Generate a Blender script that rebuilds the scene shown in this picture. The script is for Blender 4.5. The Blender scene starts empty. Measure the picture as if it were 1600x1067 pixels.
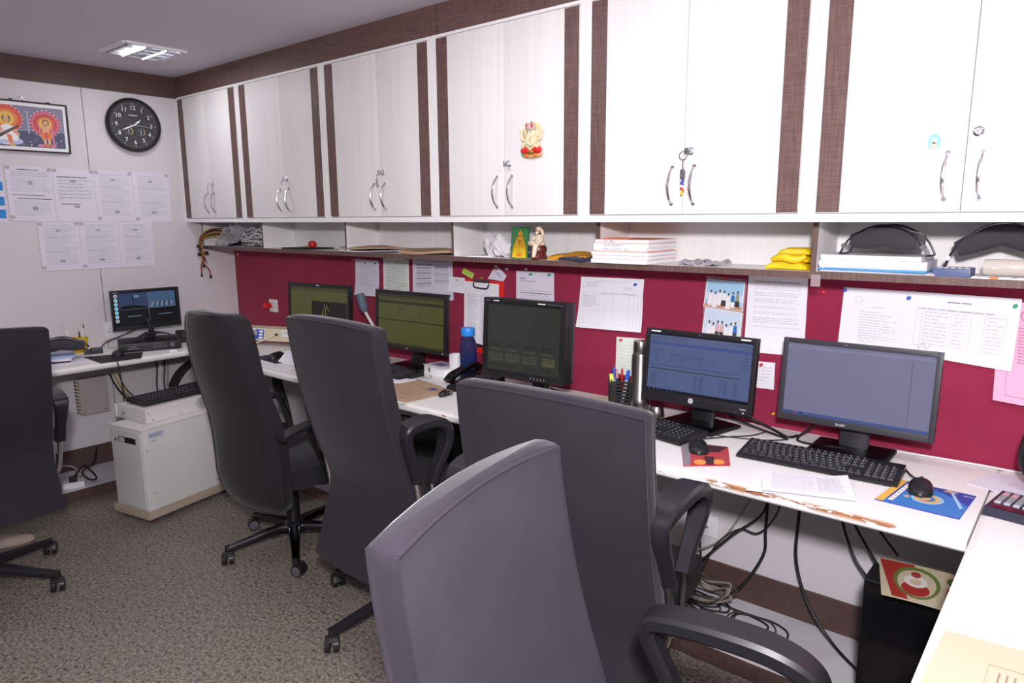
import bpy, bmesh, math, random
from mathutils import Vector, Matrix
random.seed(11)
V = Vector
SC = bpy.context.scene
COL = SC.collection
PI = math.pi

# ------------------------------------------------------------------ camera, world, lights, exposure
cd = bpy.data.cameras.new('camera')
cd.sensor_width = 36.0
cd.lens = 1093.095 / 1600 * 36.0
cd.clip_start = 0.02
cam = bpy.data.objects.new('camera', cd)
COL.objects.link(cam)
cr, cu, cf = V((0.7668, 0.6419, 0)), None, None
YAW, PITCH, ROLL = 0.6967168643, -0.1759309465, -0.0063493255
cf = V((-math.sin(YAW)*math.cos(PITCH), math.cos(YAW)*math.cos(PITCH), math.sin(PITCH)))
r0 = V((math.cos(YAW), math.sin(YAW), 0)); u0 = r0.cross(cf)
cr = r0*math.cos(ROLL) + u0*math.sin(ROLL)
cu = u0*math.cos(ROLL) - r0*math.sin(ROLL)
m = Matrix((cr, cu, -cf)).transposed().to_4x4()
m.translation = V((4.44114, -2.42656, 1.48855))
cam.matrix_world = m
SC.camera = cam

W = bpy.data.worlds.new('world'); SC.world = W; W.use_nodes = True
W.node_tree.nodes['Background'].inputs[0].default_value = (.8, .82, 1, 1)
W.node_tree.nodes['Background'].inputs[1].default_value = 0.05

def lamp(name, kind, loc, energy, color=(1, 1, 1), target=None, **kw):
    l = bpy.data.lights.new(name, kind); l.energy = energy; l.color = color
    for k, v in kw.items(): setattr(l, k, v)
    o = bpy.data.objects.new(name, l); COL.objects.link(o); o.location = loc
    if target is not None:
        o.rotation_euler = (V(target) - V(loc)).to_track_quat('-Z', 'Y').to_euler()
    return o
FLASH = 72.0
PANEL = 7.0
# the photographer's flash, above the camera
lamp('camera_flash', 'AREA', (4.55, -2.50, 1.84), FLASH, (1, .97, 1.0), (2.9, -.3, 1.15), shape='DISK', size=.16)
VS = SC.view_settings
VS.view_transform = 'Standard'; VS.look = 'None'; VS.gamma = 1.0; VS.exposure = 0.0
VS.use_curve_mapping = False

# ------------------------------------------------------------------ materials
def srgb(h):
    if isinstance(h, str):
        h = h.lstrip('#'); c = [int(h[i:i+2], 16)/255 for i in (0, 2, 4)]
    else: c = list(h)
    return tuple((x/12.92 if x <= .04045 else ((x+.055)/1.055)**2.4) for x in c) + (1,)
MATS = {}
def mat(name, col, rough=.5, metal=0., spec=.5, emit=None, es=0., alpha=None, trans=0., coat=0., sheen=0., noise=None, bump=None, ior=1.45):
    if name in MATS: return MATS[name]
    m = bpy.data.materials.new(name); m.use_nodes = True
    nt = m.node_tree; b = nt.nodes['Principled BSDF']
    c = srgb(col)
    b.inputs['Base Color'].default_value = c
    b.inputs['Roughness'].default_value = rough
    b.inputs['Metallic'].default_value = metal
    b.inputs['Specular IOR Level'].default_value = spec
    b.inputs['IOR'].default_value = ior
    if emit: b.inputs['Emission Color'].default_value = srgb(emit); b.inputs['Emission Strength'].default_value = es
    if trans: b.inputs['Transmission Weight'].default_value = trans
    if alpha is not None: b.inputs['Alpha'].default_value = alpha
    if coat: b.inputs['Coat Weight'].default_value = coat
    if sheen: b.inputs['Sheen Weight'].default_value = sheen; b.inputs['Sheen Roughness'].default_value = .4
    if noise:      # (scale xyz, second colour, amount)
        sc, c2, amt = noise
        tc = nt.nodes.new('ShaderNodeTexCoord'); mp = nt.nodes.new('ShaderNodeMapping'); mp.inputs['Scale'].default_value = sc
        n = nt.nodes.new('ShaderNodeTexNoise'); n.inputs['Scale'].default_value = 1; n.inputs['Detail'].default_value = 6
        rp = nt.nodes.new('ShaderNodeValToRGB'); rp.color_ramp.elements[0].position = .35; rp.color_ramp.elements[1].position = .7
        rp.color_ramp.elements[0].color = c
        c2 = srgb(c2); rp.color_ramp.elements[1].color = tuple(c[i]*(1-amt)+c2[i]*amt for i in range(3)) + (1,)
        nt.links.new(tc.outputs['Object'], mp.inputs[0]); nt.links.new(mp.outputs[0], n.inputs['Vector'])
        nt.links.new(n.outputs['Fac'], rp.inputs[0]); nt.links.new(rp.outputs[0], b.inputs['Base Color'])
    if bump:       # (scale xyz, strength, distance)
        sc, st, di = bump
        tc = nt.nodes.new('ShaderNodeTexCoord'); mp = nt.nodes.new('ShaderNodeMapping'); mp.inputs['Scale'].default_value = sc
        n = nt.nodes.new('ShaderNodeTexNoise'); n.inputs['Scale'].default_value = 1; n.inputs['Detail'].default_value = 3
        bp = nt.nodes.new('ShaderNodeBump'); bp.inputs['Strength'].default_value = st; bp.inputs['Distance'].default_value = di
        nt.links.new(tc.outputs['Object'], mp.inputs[0]); nt.links.new(mp.outputs[0], n.inputs['Vector'])
        nt.links.new(n.outputs['Fac'], bp.inputs['Height']); nt.links.new(bp.outputs[0], b.inputs['Normal'])
    MATS[name] = m
    return m

# laminates and setting
LAM = mat('white_laminate', '#e6e2e1', .5, noise=((45, 45, 1.1), '#dcd8d8', .7))
FRAME = mat('white_edge', '#ebe8e8', .35)
WALLM = mat('wall_panel', '#d2ccd0', .5, noise=((26, 26, 1.2), '#d2ccce', .7))
CEIL = mat('ceiling_paint', '#d2c9d2', .8)
def weave(name, c1, c2):
    m = mat(name, c1, .5); nt = m.node_tree; b = nt.nodes['Principled BSDF']
    tc = nt.nodes.new('ShaderNodeTexCoord')
    acc = None
    for sc in ((500, 500, 14), (9, 9, 420)):
        mp = nt.nodes.new('ShaderNodeMapping'); mp.inputs['Scale'].default_value = sc
        n = nt.nodes.new('ShaderNodeTexNoise'); n.inputs['Scale'].default_value = 1; n.inputs['Detail'].default_value = 2
        nt.links.new(tc.outputs['Object'], mp.inputs[0]); nt.links.new(mp.outputs[0], n.inputs['Vector'])
        if acc is None: acc = n.outputs['Fac']
        else:
            a = nt.nodes.new('ShaderNodeMath'); a.operation = 'ADD'
            nt.links.new(acc, a.inputs[0]); nt.links.new(n.outputs['Fac'], a.inputs[1]); acc = a.outputs[0]
    rp = nt.nodes.new('ShaderNodeValToRGB')
    rp.color_ramp.elements[0].position = .0; rp.color_ramp.elements[1].position = 1.0
    rp.color_ramp.elements[0].color = srgb(c1); rp.color_ramp.elements[1].color = srgb(c2)
    mr = nt.nodes.new('ShaderNodeMapRange'); mr.inputs[1].default_value = .7; mr.inputs[2].default_value = 1.3
    nt.links.new(acc, mr.inputs[0]); nt.links.new(mr.outputs[0], rp.inputs[0]); nt.links.new(rp.outputs[0], b.inputs['Base Color'])
    return m
BROWN = weave('brown_laminate', '#4a3633', '#765a55')
BROWND = weave('dark_brown_laminate', '#40302f', '#5f4843')
EDGE = mat('brown_edge', '#6b534c', .5, noise=((120, 120, 6), '#54403c', 1))
FELT = mat('maroon_felt', '#952546', .95, noise=((5, 5, 5), '#88203f', .9), bump=((500, 500, 500), .25, .002), sheen=.15)

def floor_mat():
    m = mat('speckled_vinyl', '#6a625c', .55); nt = m.node_tree; b = nt.nodes['Principled BSDF']
    tc = nt.nodes.new('ShaderNodeTexCoord')
    def noi(scale, det, rough=.6):
        n = nt.nodes.new('ShaderNodeTexNoise'); n.inputs['Scale'].default_value = scale; n.inputs['Detail'].default_value = det
        n.inputs['Roughness'].default_value = rough
        nt.links.new(tc.outputs['Object'], n.inputs['Vector']); return n.outputs['Fac']
    def ramp(fac, stops):
        r = nt.nodes.new('ShaderNodeValToRGB'); e = r.color_ramp.elements
        while len(e) < len(stops): e.new(.5)
        for k, (p, c) in enumerate(stops): e[k].position = p; e[k].color = srgb(c)
        nt.links.new(fac, r.inputs[0]); return r.outputs[0]
    a = ramp(noi(85, 5, .7), [(.30, '#4a433e'), (.42, '#6d655d'), (.54, '#877e75'), (.68, '#aaa196')])
    k = ramp(noi(66, 4, .65), [(.37, '#2e2927'), (.46, '#ffffff')])
    l = ramp(noi(190, 2, .5), [(.30, '#4d4645'), (.40, '#ffffff'), (.63, '#ffffff')])
    x = nt.nodes.new('ShaderNodeMix'); x.data_type = 'RGBA'; x.blend_type = 'MULTIPLY'; x.inputs[0].default_value = .75
    nt.links.new(a, x.inputs[6]); nt.links.new(k, x.inputs[7])
    y = nt.nodes.new('ShaderNodeMix'); y.data_type = 'RGBA'; y.blend_type = 'MULTIPLY'; y.inputs[0].default_value = .6
    nt.links.new(x.outputs[2], y.inputs[6]); nt.links.new(l, y.inputs[7])
    nt.links.new(y.outputs[2], b.inputs['Base Color'])
    return m
FLOORM = floor_mat()

def worn_mat():
    # white worktop laminate with the brown core showing where the front edge has chipped
    m = mat('worn_worktop', '#e9e6e4', .35); nt = m.node_tree; b = nt.nodes['Principled BSDF']
    tc = nt.nodes.new('ShaderNodeTexCoord'); sx = nt.nodes.new('ShaderNodeSeparateXYZ')
    nt.links.new(tc.outputs['Object'], sx.inputs[0])
    mp = nt.nodes.new('ShaderNodeMapping'); mp.inputs['Scale'].default_value = (9, 55, 55)
    nt.links.new(tc.outputs['Object'], mp.inputs[0])
    n = nt.nodes.new('ShaderNodeTexNoise'); n.inputs['Scale'].default_value = 1; n.inputs['Detail'].default_value = 6; n.inputs['Roughness'].default_value = .65
    nt.links.new(mp.outputs[0], n.inputs['Vector'])
    def mr(src, a, b2, c, d):
        r = nt.nodes.new('ShaderNodeMapRange'); r.inputs[1].default_value = a; r.inputs[2].default_value = b2; r.inputs[3].default_value = c; r.inputs[4].default_value = d
        nt.links.new(src, r.inputs[0]); return r.outputs[0]
    def math_(op, *src):
        q = nt.nodes.new('ShaderNodeMath'); q.operation = op
        for i, s in enumerate(src):
            if isinstance(s, (int, float)): q.inputs[i].default_value = s
            else: nt.links.new(s, q.inputs[i])
        return q.outputs[0]
    band = math_('MULTIPLY', mr(sx.outputs[1], -.598, -.608, 0, 1), mr(sx.outputs[2], .728, .738, 0, 1))     # the upper front edge
    lo = nt.nodes.new('ShaderNodeTexNoise'); lo.noise_dimensions = '1D'; lo.inputs['Scale'].default_value = 2.6; lo.inputs['Detail'].default_value = 1
    nt.links.new(sx.outputs[0], lo.inputs['W'])
    w = math_('MAXIMUM', math_('MULTIPLY', mr(sx.outputs[0], 3.36, 3.40, 0, 1), mr(sx.outputs[0], 3.50, 3.56, 1, 0)),
              math_('MULTIPLY', mr(sx.outputs[0], 3.62, 3.66, 0, 1), mr(sx.outputs[0], 4.12, 4.16, 1, 0)))
    w = math_('MAXIMUM', w, math_('MULTIPLY', mr(sx.outputs[0], 2.64, 2.66, 0, 1), mr(sx.outputs[0], 2.78, 2.8, 1, 0)))
    w = math_('MAXIMUM', w, math_('MULTIPLY', mr(sx.outputs[0], 2.56, 2.57, 0, .7), mr(sx.outputs[0], 2.59, 2.6, 1, 0)))
    w = math_('MAXIMUM', w, math_('MULTIPLY', mr(sx.outputs[0], 2.44, 2.45, 0, .6), mr(sx.outputs[0], 2.49, 2.5, 1, 0)))
    mask = math_('MULTIPLY', band, math_('GREATER_THAN', math_('ADD', n.outputs['Fac'], math_('MULTIPLY', w, .19)), .70))
    mask = math_('MULTIPLY', mask, math_('GREATER_THAN', w, .02))
    mx = nt.nodes.new('ShaderNodeMix'); mx.data_type = 'RGBA'
    mx.inputs[6].default_value = srgb('#e9e6e4')
    rp = nt.nodes.new('ShaderNodeValToRGB'); rp.color_ramp.elements[0].color = srgb('#7a4630'); rp.color_ramp.elements[1].color = srgb('#c98e5f')
    rp.color_ramp.elements[0].position = .45; rp.color_ramp.elements[1].position = .75
    nt.links.new(n.outputs['Fac'], rp.inputs[0])
    nt.links.new(mask, mx.inputs[0]); nt.links.new(rp.outputs[0], mx.inputs[7])
    nt.links.new(mx.outputs[2], b.inputs['Base Color'])
    return m
WORN = worn_mat()
DESK = mat('worktop_white', '#e9e6e4', .35)
PLATW = mat('platform_white', '#d8d4da', .5, noise=((6, 6, 6), '#c2bdc6', .8))
GAP = mat('dark_gap', '#2a2524', .9)
# generic
PAPER = mat('paper', '#e9e7ee', .8); PAPERL = mat('paper_lilac', '#dcd6e4', .8); PAPERC = mat('paper_cream', '#e6e0cf', .8)
PAPERG = mat('paper_green_tint', '#dfe5dc', .8); PINK = mat('pink_paper', '#eda9c6', .8); STICKY = mat('sticky_green', '#b9cf5a', .8)
INK = mat('ink_grey', '#a3a0ab', .8); INKD = mat('ink_dark', '#4d4a56', .8); INKL = mat('ink_pale', '#c3c0cb', .8); INKB = mat('ink_blue', '#35407e', .8)
TAPE = mat('grey_tape', '#b4acb2', .5)
BLK = mat('black_plastic', '#1c1b1e', .38); BLKM = mat('matt_black', '#18171a', .6); DGREY = mat('dark_grey_plastic', '#2f2e34', .45)
BLKG = mat('gloss_black', '#0c0c0f', .12)
KEYM = mat('keycap_black', '#26252a', .42)
MIDGREY = mat('mid_grey_plastic', '#5a5860', .5)
LGREY = mat('light_grey_print', '#b9b8c0', .5)
WHITEP = mat('white_plastic', '#e4e2e4', .4); CREAM = mat('cream_plastic', '#d3c8ac', .45)
CHROME = mat('chrome', '#dcdade', .2, 1.0); STEEL = mat('brushed_steel', '#9a9590', .3, 1.0); DCHROME = mat('dark_chrome', '#5c5a60', .2, 1.0)
RED = mat('red', '#cc2024', .4); REDB = mat('red_board', '#e2281f', .5); GREEN = mat('green', '#1fa06f', .4); BLUE = mat('blue', '#2450c0', .4); LBLUE = mat('light_blue', '#2f87d0', .4)
YELLOW = mat('yellow', '#e3c11c', .5); GOLD = mat('gold', '#b88b3a', .35, .8); ORANGE = mat('orange', '#e0701c', .5); DORANGE = mat('saffron', '#d0952a', .6)
WHITE = mat('white_print', '#f2f0f2', .6); DKRED = mat('dark_red', '#7d1f28', .5); SKIN = mat('skin', '#b98a68', .6); MAROON = mat('maroon', '#5e2420', .35)
KRAFT = mat('kraft_paper', '#b79a80', .75, noise=((12, 12, 12), '#a78a72', .8)); KRAFTL = mat('kraft_light', '#d8c4a2', .75)
FAB = mat('grey_slip_cover', '#252029', .92, sheen=.13, noise=((9, 9, 9), '#201b24', .9), bump=((700, 700, 700), .25, .001))
FABL = mat('lighter_slip_cover', '#302a35', .92, sheen=.22, noise=((7, 7, 7), '#28222d', .9), bump=((700, 700, 700), .25, .001))  # lighter tone of the grey slip cover, front chair only
FABB = mat('black_mesh_fabric', '#19171a', .9, sheen=.15, bump=((900, 900, 900), .3, .001))
SEATM = mat('black_seat_fabric', '#121013', .9, sheen=.0)
ARMM = mat('arm_black', '#222126', .34); CASTM = mat('caster_black', '#1f1e21', .4)
CABLE = mat('cable_black', '#161518', .5); CABLEG = mat('cable_grey', '#8d867f', .55); CABLEW = mat('cable_white', '#d5d0d2', .5)

# ------------------------------------------------------------------ mesh builder
def catmull(pts, n=6, closed=False):
    P = [V(p) for p in pts]; out = []
    N = len(P)
    rng = range(N if closed else N-1)
    for i in rng:
        if closed: a, b, c, d = P[i-1], P[i], P[(i+1) % N], P[(i+2) % N]
        else: a, b, c, d = P[max(i-1, 0)], P[i], P[i+1], P[min(i+2, N-1)]
        for k in range(n):
            t = k/n
            out.append(.5*((2*b)+(-a+c)*t+(2*a-5*b+4*c-d)*t*t+(-a+3*b-3*c+d)*t**3))
    if not closed: out.append(P[-1])
    return out

class MB:
    def __init__(s): s.bm = bmesh.new(); s.mats = []; s.cur = 0
    def m(s, mt):
        if mt not in s.mats: s.mats.append(mt)
        s.cur = s.mats.index(mt); return s
    def face(s, vs):
        try: f = s.bm.faces.new(vs)
        except ValueError: return None
        f.material_index = s.cur; return f
    def vs(s, pts): return [s.bm.verts.new(p) for p in pts]
    def poly(s, pts): return s.face(s.vs(pts))
    def join(s, bm2, M=None):
        mp = {}
        for v in bm2.verts: mp[v] = s.bm.verts.new((M @ v.co) if M else v.co)
        for f in bm2.faces: s.face([mp[v] for v in f.verts])
        bm2.free(); return s
    def box(s, x0, x1, y0, y1, z0, z1, bev=0, M=None, seg=2):
        b = bmesh.new(); bmesh.ops.create_cube(b, size=1)
        for v in b.verts:
            v.co = V(((x0+x1)/2+v.co.x*(x1-x0), (y0+y1)/2+v.co.y*(y1-y0), (z0+z1)/2+v.co.z*(z1-z0)))
        if bev: bmesh.ops.bevel(b, geom=list(b.edges), offset=bev, segments=seg, profile=.7, affect='EDGES')
        return s.join(b, M)
    def wedge(s, pts_bottom, pts_top):
        a = s.vs(pts_bottom); b = s.vs(pts_top); n = len(a)
        s.face(list(reversed(a))); s.face(b)
        for i in range(n): s.face([a[i], a[(i+1) % n], b[(i+1) % n], b[i]])
        return s
    def prism(s, outline, d, bev=0):       # closed outline of 3D points extruded by vector d
        b = bmesh.new(); d = V(d)
        vs = [b.verts.new(p) for p in outline]; f = b.faces.new(vs)
        r = bmesh.ops.extrude_face_region(b, geom=[f])
        for v in r['geom']:
            if isinstance(v, bmesh.types.BMVert): v.co += d
        bmesh.ops.recalc_face_normals(b, faces=b.faces)
        if bev: bmesh.ops.bevel(b, geom=[e for e in b.edges], offset=bev, segments=2, profile=.7, affect='EDGES')
        return s.join(b)
    def ring(s, c, ax1, ax2, r1, r2, n): return [V(c)+V(ax1)*r1*math.cos(2*PI*k/n)+V(ax2)*r2*math.sin(2*PI*k/n) for k in range(n)]
    def loft(s, rings, caps=True, closed=True):
        R = [s.vs(r) for r in rings]; n = len(R[0])
        for a, b in zip(R, R[1:]):
            for k in range(n if closed else n-1): s.face([a[k], a[(k+1) % n], b[(k+1) % n], b[k]])
        if caps: s.face(list(reversed(R[0]))); s.face(R[-1])
        return s
    def cyl(s, a, b, r, r2=None, n=16, caps=True):
        a, b = V(a), V(b); d = (b-a).normalized(); x = d.orthogonal().normalized(); y = d.cross(x)
        return s.loft([s.ring(a, x, y, r, r, n), s.ring(b, x, y, r if r2 is None else r2, r if r2 is None else r2, n)], caps)
    def lathe(s, prof, c=(0, 0, 0), n=20, axis='Z'):
        c = V(c); ax = {'Z': (V((1, 0, 0)), V((0, 1, 0)), V((0, 0, 1))), 'Y': (V((1, 0, 0)), V((0, 0, -1)), V((0, 1, 0))), 'X': (V((0, 1, 0)), V((0, 0, 1)), V((1, 0, 0)))}[axis]
        return s.loft([s.ring(c+ax[2]*z, ax[0], ax[1], max(r, 1e-4), max(r, 1e-4), n) for r, z in prof])
    def tube(s, pts, r, n=8, smooth=5, closed=False):
        P = catmull(pts, smooth, closed) if smooth else [V(p) for p in pts]
        rings = []; d0 = None; N = len(P)
        for i, p in enumerate(P):
            if closed: d = P[(i+1) % N]-P[i-1]
            else: d = P[min(i+1, N-1)]-P[max(i-1, 0)]
            d = d.normalized() if d.length > 1e-9 else V((0, 0, 1))
            if d0 is None: x = d.orthogonal().normalized()
            else: x = (x-d*x.dot(d)); x = x.normalized() if x.length > 1e-6 else d.orthogonal().normalized()
            d0 = d; y = d.cross(x)
            rr = r(i/(N-1)) if callable(r) else r
            rings.append(s.ring(p, x, y, rr, rr, n))
        if closed: rings.append(rings[0]); return s.loft(rings, False)
        return s.loft(rings)
    def strip(s, pts, side, w, t, smooth=5, nrm=None):   # flat bar swept along pts; side = lateral direction, w/t may be functions of 0..1
        P = catmull(pts, smooth) if smooth else [V(p) for p in pts]
        side = V(side).normalized(); N = len(P); rings = []
        for i, p in enumerate(P):
            d = (P[min(i+1, N-1)]-P[max(i-1, 0)]).normalized(); n = d.cross(side).normalized()
            f = i/(N-1); ww = w(f) if callable(w) else w; tt = t(f) if callable(t) else t
            ring = []
            for a, b in ((1, .55), (.8, 1), (-.8, 1), (-1, .55), (-1, -.55), (-.8, -1), (.8, -1), (1, -.55)):
                ring.append(p+side*ww/2*a+n*tt/2*b)
            rings.append(ring)
        return s.loft(rings)
    def blob(s, c, rx, ry, rz, n=12, k=7, M=None):
        b = bmesh.new(); bmesh.ops.create_uvsphere(b, u_segments=n, v_segments=k, radius=1)
        for v in b.verts: v.co = V(c)+V((v.co.x*rx, v.co.y*ry, v.co.z*rz))
        return s.join(b, M)
    def text(s, txt, o, xd, yd, size, align='CENTER', ext=.0003, sx=1.0):
        cu = bpy.data.curves.new('lettering', 'FONT'); cu.body = txt; cu.size = size; cu.align_x = align; cu.align_y = 'CENTER'; cu.resolution_u = 2
        ob = bpy.data.objects.new('lettering', cu); COL.objects.link(ob)
        bpy.context.view_layer.update()
        me = ob.evaluated_get(bpy.context.evaluated_depsgraph_get()).to_mesh()
        xd = V(xd).normalized(); yd = V(yd).normalized(); nd = xd.cross(yd); o = V(o)
        vv = [s.bm.verts.new(o+xd*v.co.x*sx+yd*v.co.y+nd*ext) for v in me.vertices]
        for p in me.polygons: s.face([vv[i] for i in p.vertices])
        ob.evaluated_get(bpy.context.evaluated_depsgraph_get()).to_mesh_clear()
        bpy.data.objects.remove(ob); bpy.data.curves.remove(cu)
        return s
    def build(s, name, parent=None, ang=.6, recalc=True, smooth=True, loc=None, rz=None):
        if recalc: bmesh.ops.recalc_face_normals(s.bm, faces=s.bm.faces)
        me = bpy.data.meshes.new(name); s.bm.to_mesh(me); s.bm.free()
        for mt in s.mats: me.materials.append(mt)
        if smooth:
            me.shade_smooth(); me.set_sharp_from_angle(angle=ang)
        o = bpy.data.objects.new(name, me); COL.objects.link(o)
        if parent is not None: o.parent = parent
        if loc is not None: o.location = loc
        if rz is not None: o.rotation_euler = (0, 0, rz)
        return o

def thing(name, label, cat, loc=(0, 0, 0), rz=0, group=None, rot=None):
    o = bpy.data.objects.new(name, None); COL.objects.link(o); o.empty_display_size = .05
    o.location = loc; o.rotation_euler = rot if rot else (0, 0, rz); return tag(o, label, cat, group)
def tag(o, label, cat, group=None, kind=None):
    o['label'] = label; o['category'] = cat
    if group: o['group'] = group
    if kind: o['kind'] = kind
    return o
def struct(o): o['kind'] = 'structure'; return o
def part(mb, name, root, label=None, **kw):
    o = mb.build(name, root, **kw)
    if label: o['label'] = label
    return o
def copy_tree(o, parent=None, label=None):
    c = o.copy(); COL.objects.link(c)
    if parent is not None: c.parent = parent
    if label: c['label'] = label
    for ch in list(o.children): copy_tree(ch, c)
    return c

# ------------------------------------------------------------------ sheets of paper with printing
class Sheet:
    def __init__(s, TL, TR, BR, BL, curl=None, lift=.001):
        s.c = [V(p) for p in (TL, TR, BR, BL)]; s.N = (s.c[3]-s.c[0]).cross(s.c[1]-s.c[0]).normalized(); s.curl = curl; s.lift = lift
        s.w = (s.c[1]-s.c[0]).length; s.h = (s.c[3]-s.c[0]).length; s.X = (s.c[1]-s.c[0]).normalized(); s.Y = (s.c[0]-s.c[3]).normalized()
    def p(s, u, v, e=0):
        a, b, c, d = s.c
        q = (a*(1-u)+b*u)*(1-v)+(d*(1-u)+c*u)*v
        return q+s.N*(s.lift+e+(s.curl(u, v) if s.curl else 0))
    def body(s, mb, mt, t=.0005, n=8):
        mb.m(mt); s.lift = max(s.lift, t+.0002)
        top = [[mb.bm.verts.new(s.p(i/n, j/n)) for i in range(n+1)] for j in range(n+1)]
        bot = [[mb.bm.verts.new(s.p(i/n, j/n, -t)) for i in range(n+1)] for j in range(n+1)]
        for j in range(n):
            for i in range(n):
                mb.face([top[j][i], top[j+1][i], top[j+1][i+1], top[j][i+1]]); mb.face([bot[j][i], bot[j][i+1], bot[j+1][i+1], bot[j+1][i]])
        for i in range(n):
            mb.face([top[0][i], top[0][i+1], bot[0][i+1], bot[0][i]]); mb.face([top[n][i+1], top[n][i], bot[n][i], bot[n][i+1]])
            mb.face([top[i+1][0], top[i][0], bot[i][0], bot[i+1][0]]); mb.face([top[i][n], top[i+1][n], bot[i+1][n], bot[i][n]])
        return s
    def rect(s, mb, mt, u0, v0, u1, v1, e=.0004):
        mb.m(mt)
        k = max(1, int(abs(u1-u0)*6)); q = max(1, int(abs(v1-v0)*6))
        for i in range(k):
            for j in range(q):
                a, b = u0+(u1-u0)*i/k, u0+(u1-u0)*(i+1)/k; c, d = v0+(v1-v0)*j/q, v0+(v1-v0)*(j+1)/q
                mb.poly([s.p(a, c, e), s.p(a, d, e), s.p(b, d, e), s.p(b, c, e)])
    def disc(s, mb, mt, u, v, ru, rv, e=.0004, n=18, a0=0, a1=2*PI):
        mb.m(mt); mb.poly([s.p(u+ru*math.cos(a0+(a1-a0)*k/n), v-rv*math.sin(a0+(a1-a0)*k/n), e) for k in range(n if a1-a0 > 6.2 else n+1)])
    def shape(s, mb, mt, pts, e=.0004): mb.m(mt); mb.poly([s.p(u, v, e) for u, v in pts])
    def lines(s, mb, mt, u0, u1, v0, v1, n, th=.35, short=.25, words=True, indent=0):
        dv = (v1-v0)/n
        for k in range(n):
            v = v0+dv*k; end = u1-(u1-u0)*(random.random()*short if random.random() < .5 else 0)
            u = u0+(indent if random.random() < .3 else 0)
            while u < end-.02:
                L = random.uniform(.03, .12) if words else end-u
                s.rect(mb, mt, u, v, min(u+L, end), v+dv*th*random.uniform(.75, 1)); u += L+.012
    def table(s, mb, mt, us, vs, th=.003):
        for u in us: s.rect(mb, mt, u-th/2, vs[0], u+th/2, vs[-1])
        for v in vs: s.rect(mb, mt, us[0], v-th/2, us[-1], v+th/2)
    def text(s, mb, mt, txt, u, v, size, align='CENTER', sx=1.0): mb.m(mt); mb.text(txt, s.p(u, v, .0004), s.X, s.Y, size, align, sx=sx)
def wallb(x, z, y=-.0045): return (x, y, z)
def walll(y, z, x=.0): return (x, y, z)
# ------------------------------------------------------------------ the setting
ZC = 2.334; XR, YF = 5.7, -4.3
def slab(name, mt, x0, x1, y0, y1, z0, z1, **k): return struct(MB().m(mt).box(x0, x1, y0, y1, z0, z1, **k).build(name, smooth=False))
slab('floor', FLOORM, -.1, XR+.1, YF-.1, .1, -.1, 0)
slab('ceiling', CEIL, -.1, XR+.1, YF-.1, .1, ZC, ZC+.1)
slab('wall_back', WALLM, -.1, XR+.1, 0, .1, 0, ZC)
mb = MB().m(WALLM).box(-.1, 0, YF, 0, 0, ZC); mb.m(MIDGREY)
for y in (-.835, -2.05, -3.27):
    mb.box(-.001, .0008, y-.0016, y+.0016, .18, 2.218)
struct(mb.build('wall_left', smooth=False))
slab('wall_right', WALLM, XR, XR+.1, YF, 0, 0, ZC)
slab('wall_front', WALLM, -.1, XR+.1, YF-.1, YF, 0, ZC)
mb = MB().m(BROWN).box(0, XR, -.3116, 0, 2.218, ZC); mb.m(GAP)
for x in (2.285,): mb.box(x-.001, x+.001, -.3122, -.3, 2.219, ZC)
struct(mb.build('trim_1', smooth=False))
slab('trim_2', BROWND, 0, .012, YF, -.3116, 2.212, ZC)
slab('baseboard_back', BROWND, 0, XR, -.012, 0, .06, .178)
slab('baseboard_left', BROWND, 0, .012, YF, -.012, .06, .178)
mb = MB().m(PLATW).box(0, XR, -.362, -.012, 0, .06).box(.0, .362, YF, -.362, 0, .06)
struct(mb.build('floor_ledge', smooth=False))
mb = MB().m(EDGE); x = .37
while x < XR:                                   # brown facing strips along the ledge, joint by joint
    L = random.choice((.21, .3, .26)); mb.m(random.choice((EDGE, BROWN, BROWND))).box(x, min(x+L, XR)-.0008, -.368, -.362, 0, .059); x += L
mb.m(BROWND).box(.362, .368, YF, -.362, 0, .059)
struct(mb.build('trim_3', smooth=False))

# ------------------------------------------------------------------ ceiling lights
TUBE = mat('fluorescent_tube', '#ffffff', .4, emit='#f4f4ff', es=3.2)
MIRROR = mat('reflector', '#dfe0e6', .18, .9)
def ceiling_light(x, y, label, gain=1.):
    t = thing('ceiling_light', label, 'ceiling light', (x, y, ZC), group='square ceiling lights')
    w = .145
    fr = MB().m(WHITEP)
    for s in (-1, 1): fr.box(-w, w, s*w-.012, s*w+.012, -.012, 0).box(s*w-.012, s*w+.012, -w, w, -.012, 0)
    part(fr, 'frame', t)
    rf = MB().m(MIRROR).box(-w+.01, w-.01, -w+.01, w-.01, -.0035, 0)
    for k in range(4):
        u = -w+.02+k*(2*w-.04)/3
        rf.box(-w+.01, w-.01, u-.003, u+.003, -.016, -.004); 
    for u in (-.075, 0, .075): rf.box(u-.002, u+.002, -w+.012, w-.012, -.014, -.004)
    part(rf, 'reflector', t)
    for u in (-.05, .05):
        part(MB().m(TUBE).cyl((-w+.016, u, -.012), (w-.016, u, -.012), .008, n=10), 'tube', t)
    lamp('ceiling_light_glow', 'AREA', (x, y, ZC-.03), PANEL*gain, (.97, .97, 1), (x, y, 0), shape='SQUARE', size=.26)
ceiling_light(.60, -.74, 'square recessed ceiling light with mirrored louvre near the clock wall corner', .55)
for x, y in ((2.75, -1.15), (4.75, -1.15), (.6, -2.9), (2.75, -3.2), (4.75, -3.4)):
    ceiling_light(x, y, 'square recessed ceiling light further out over the office floor')

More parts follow.
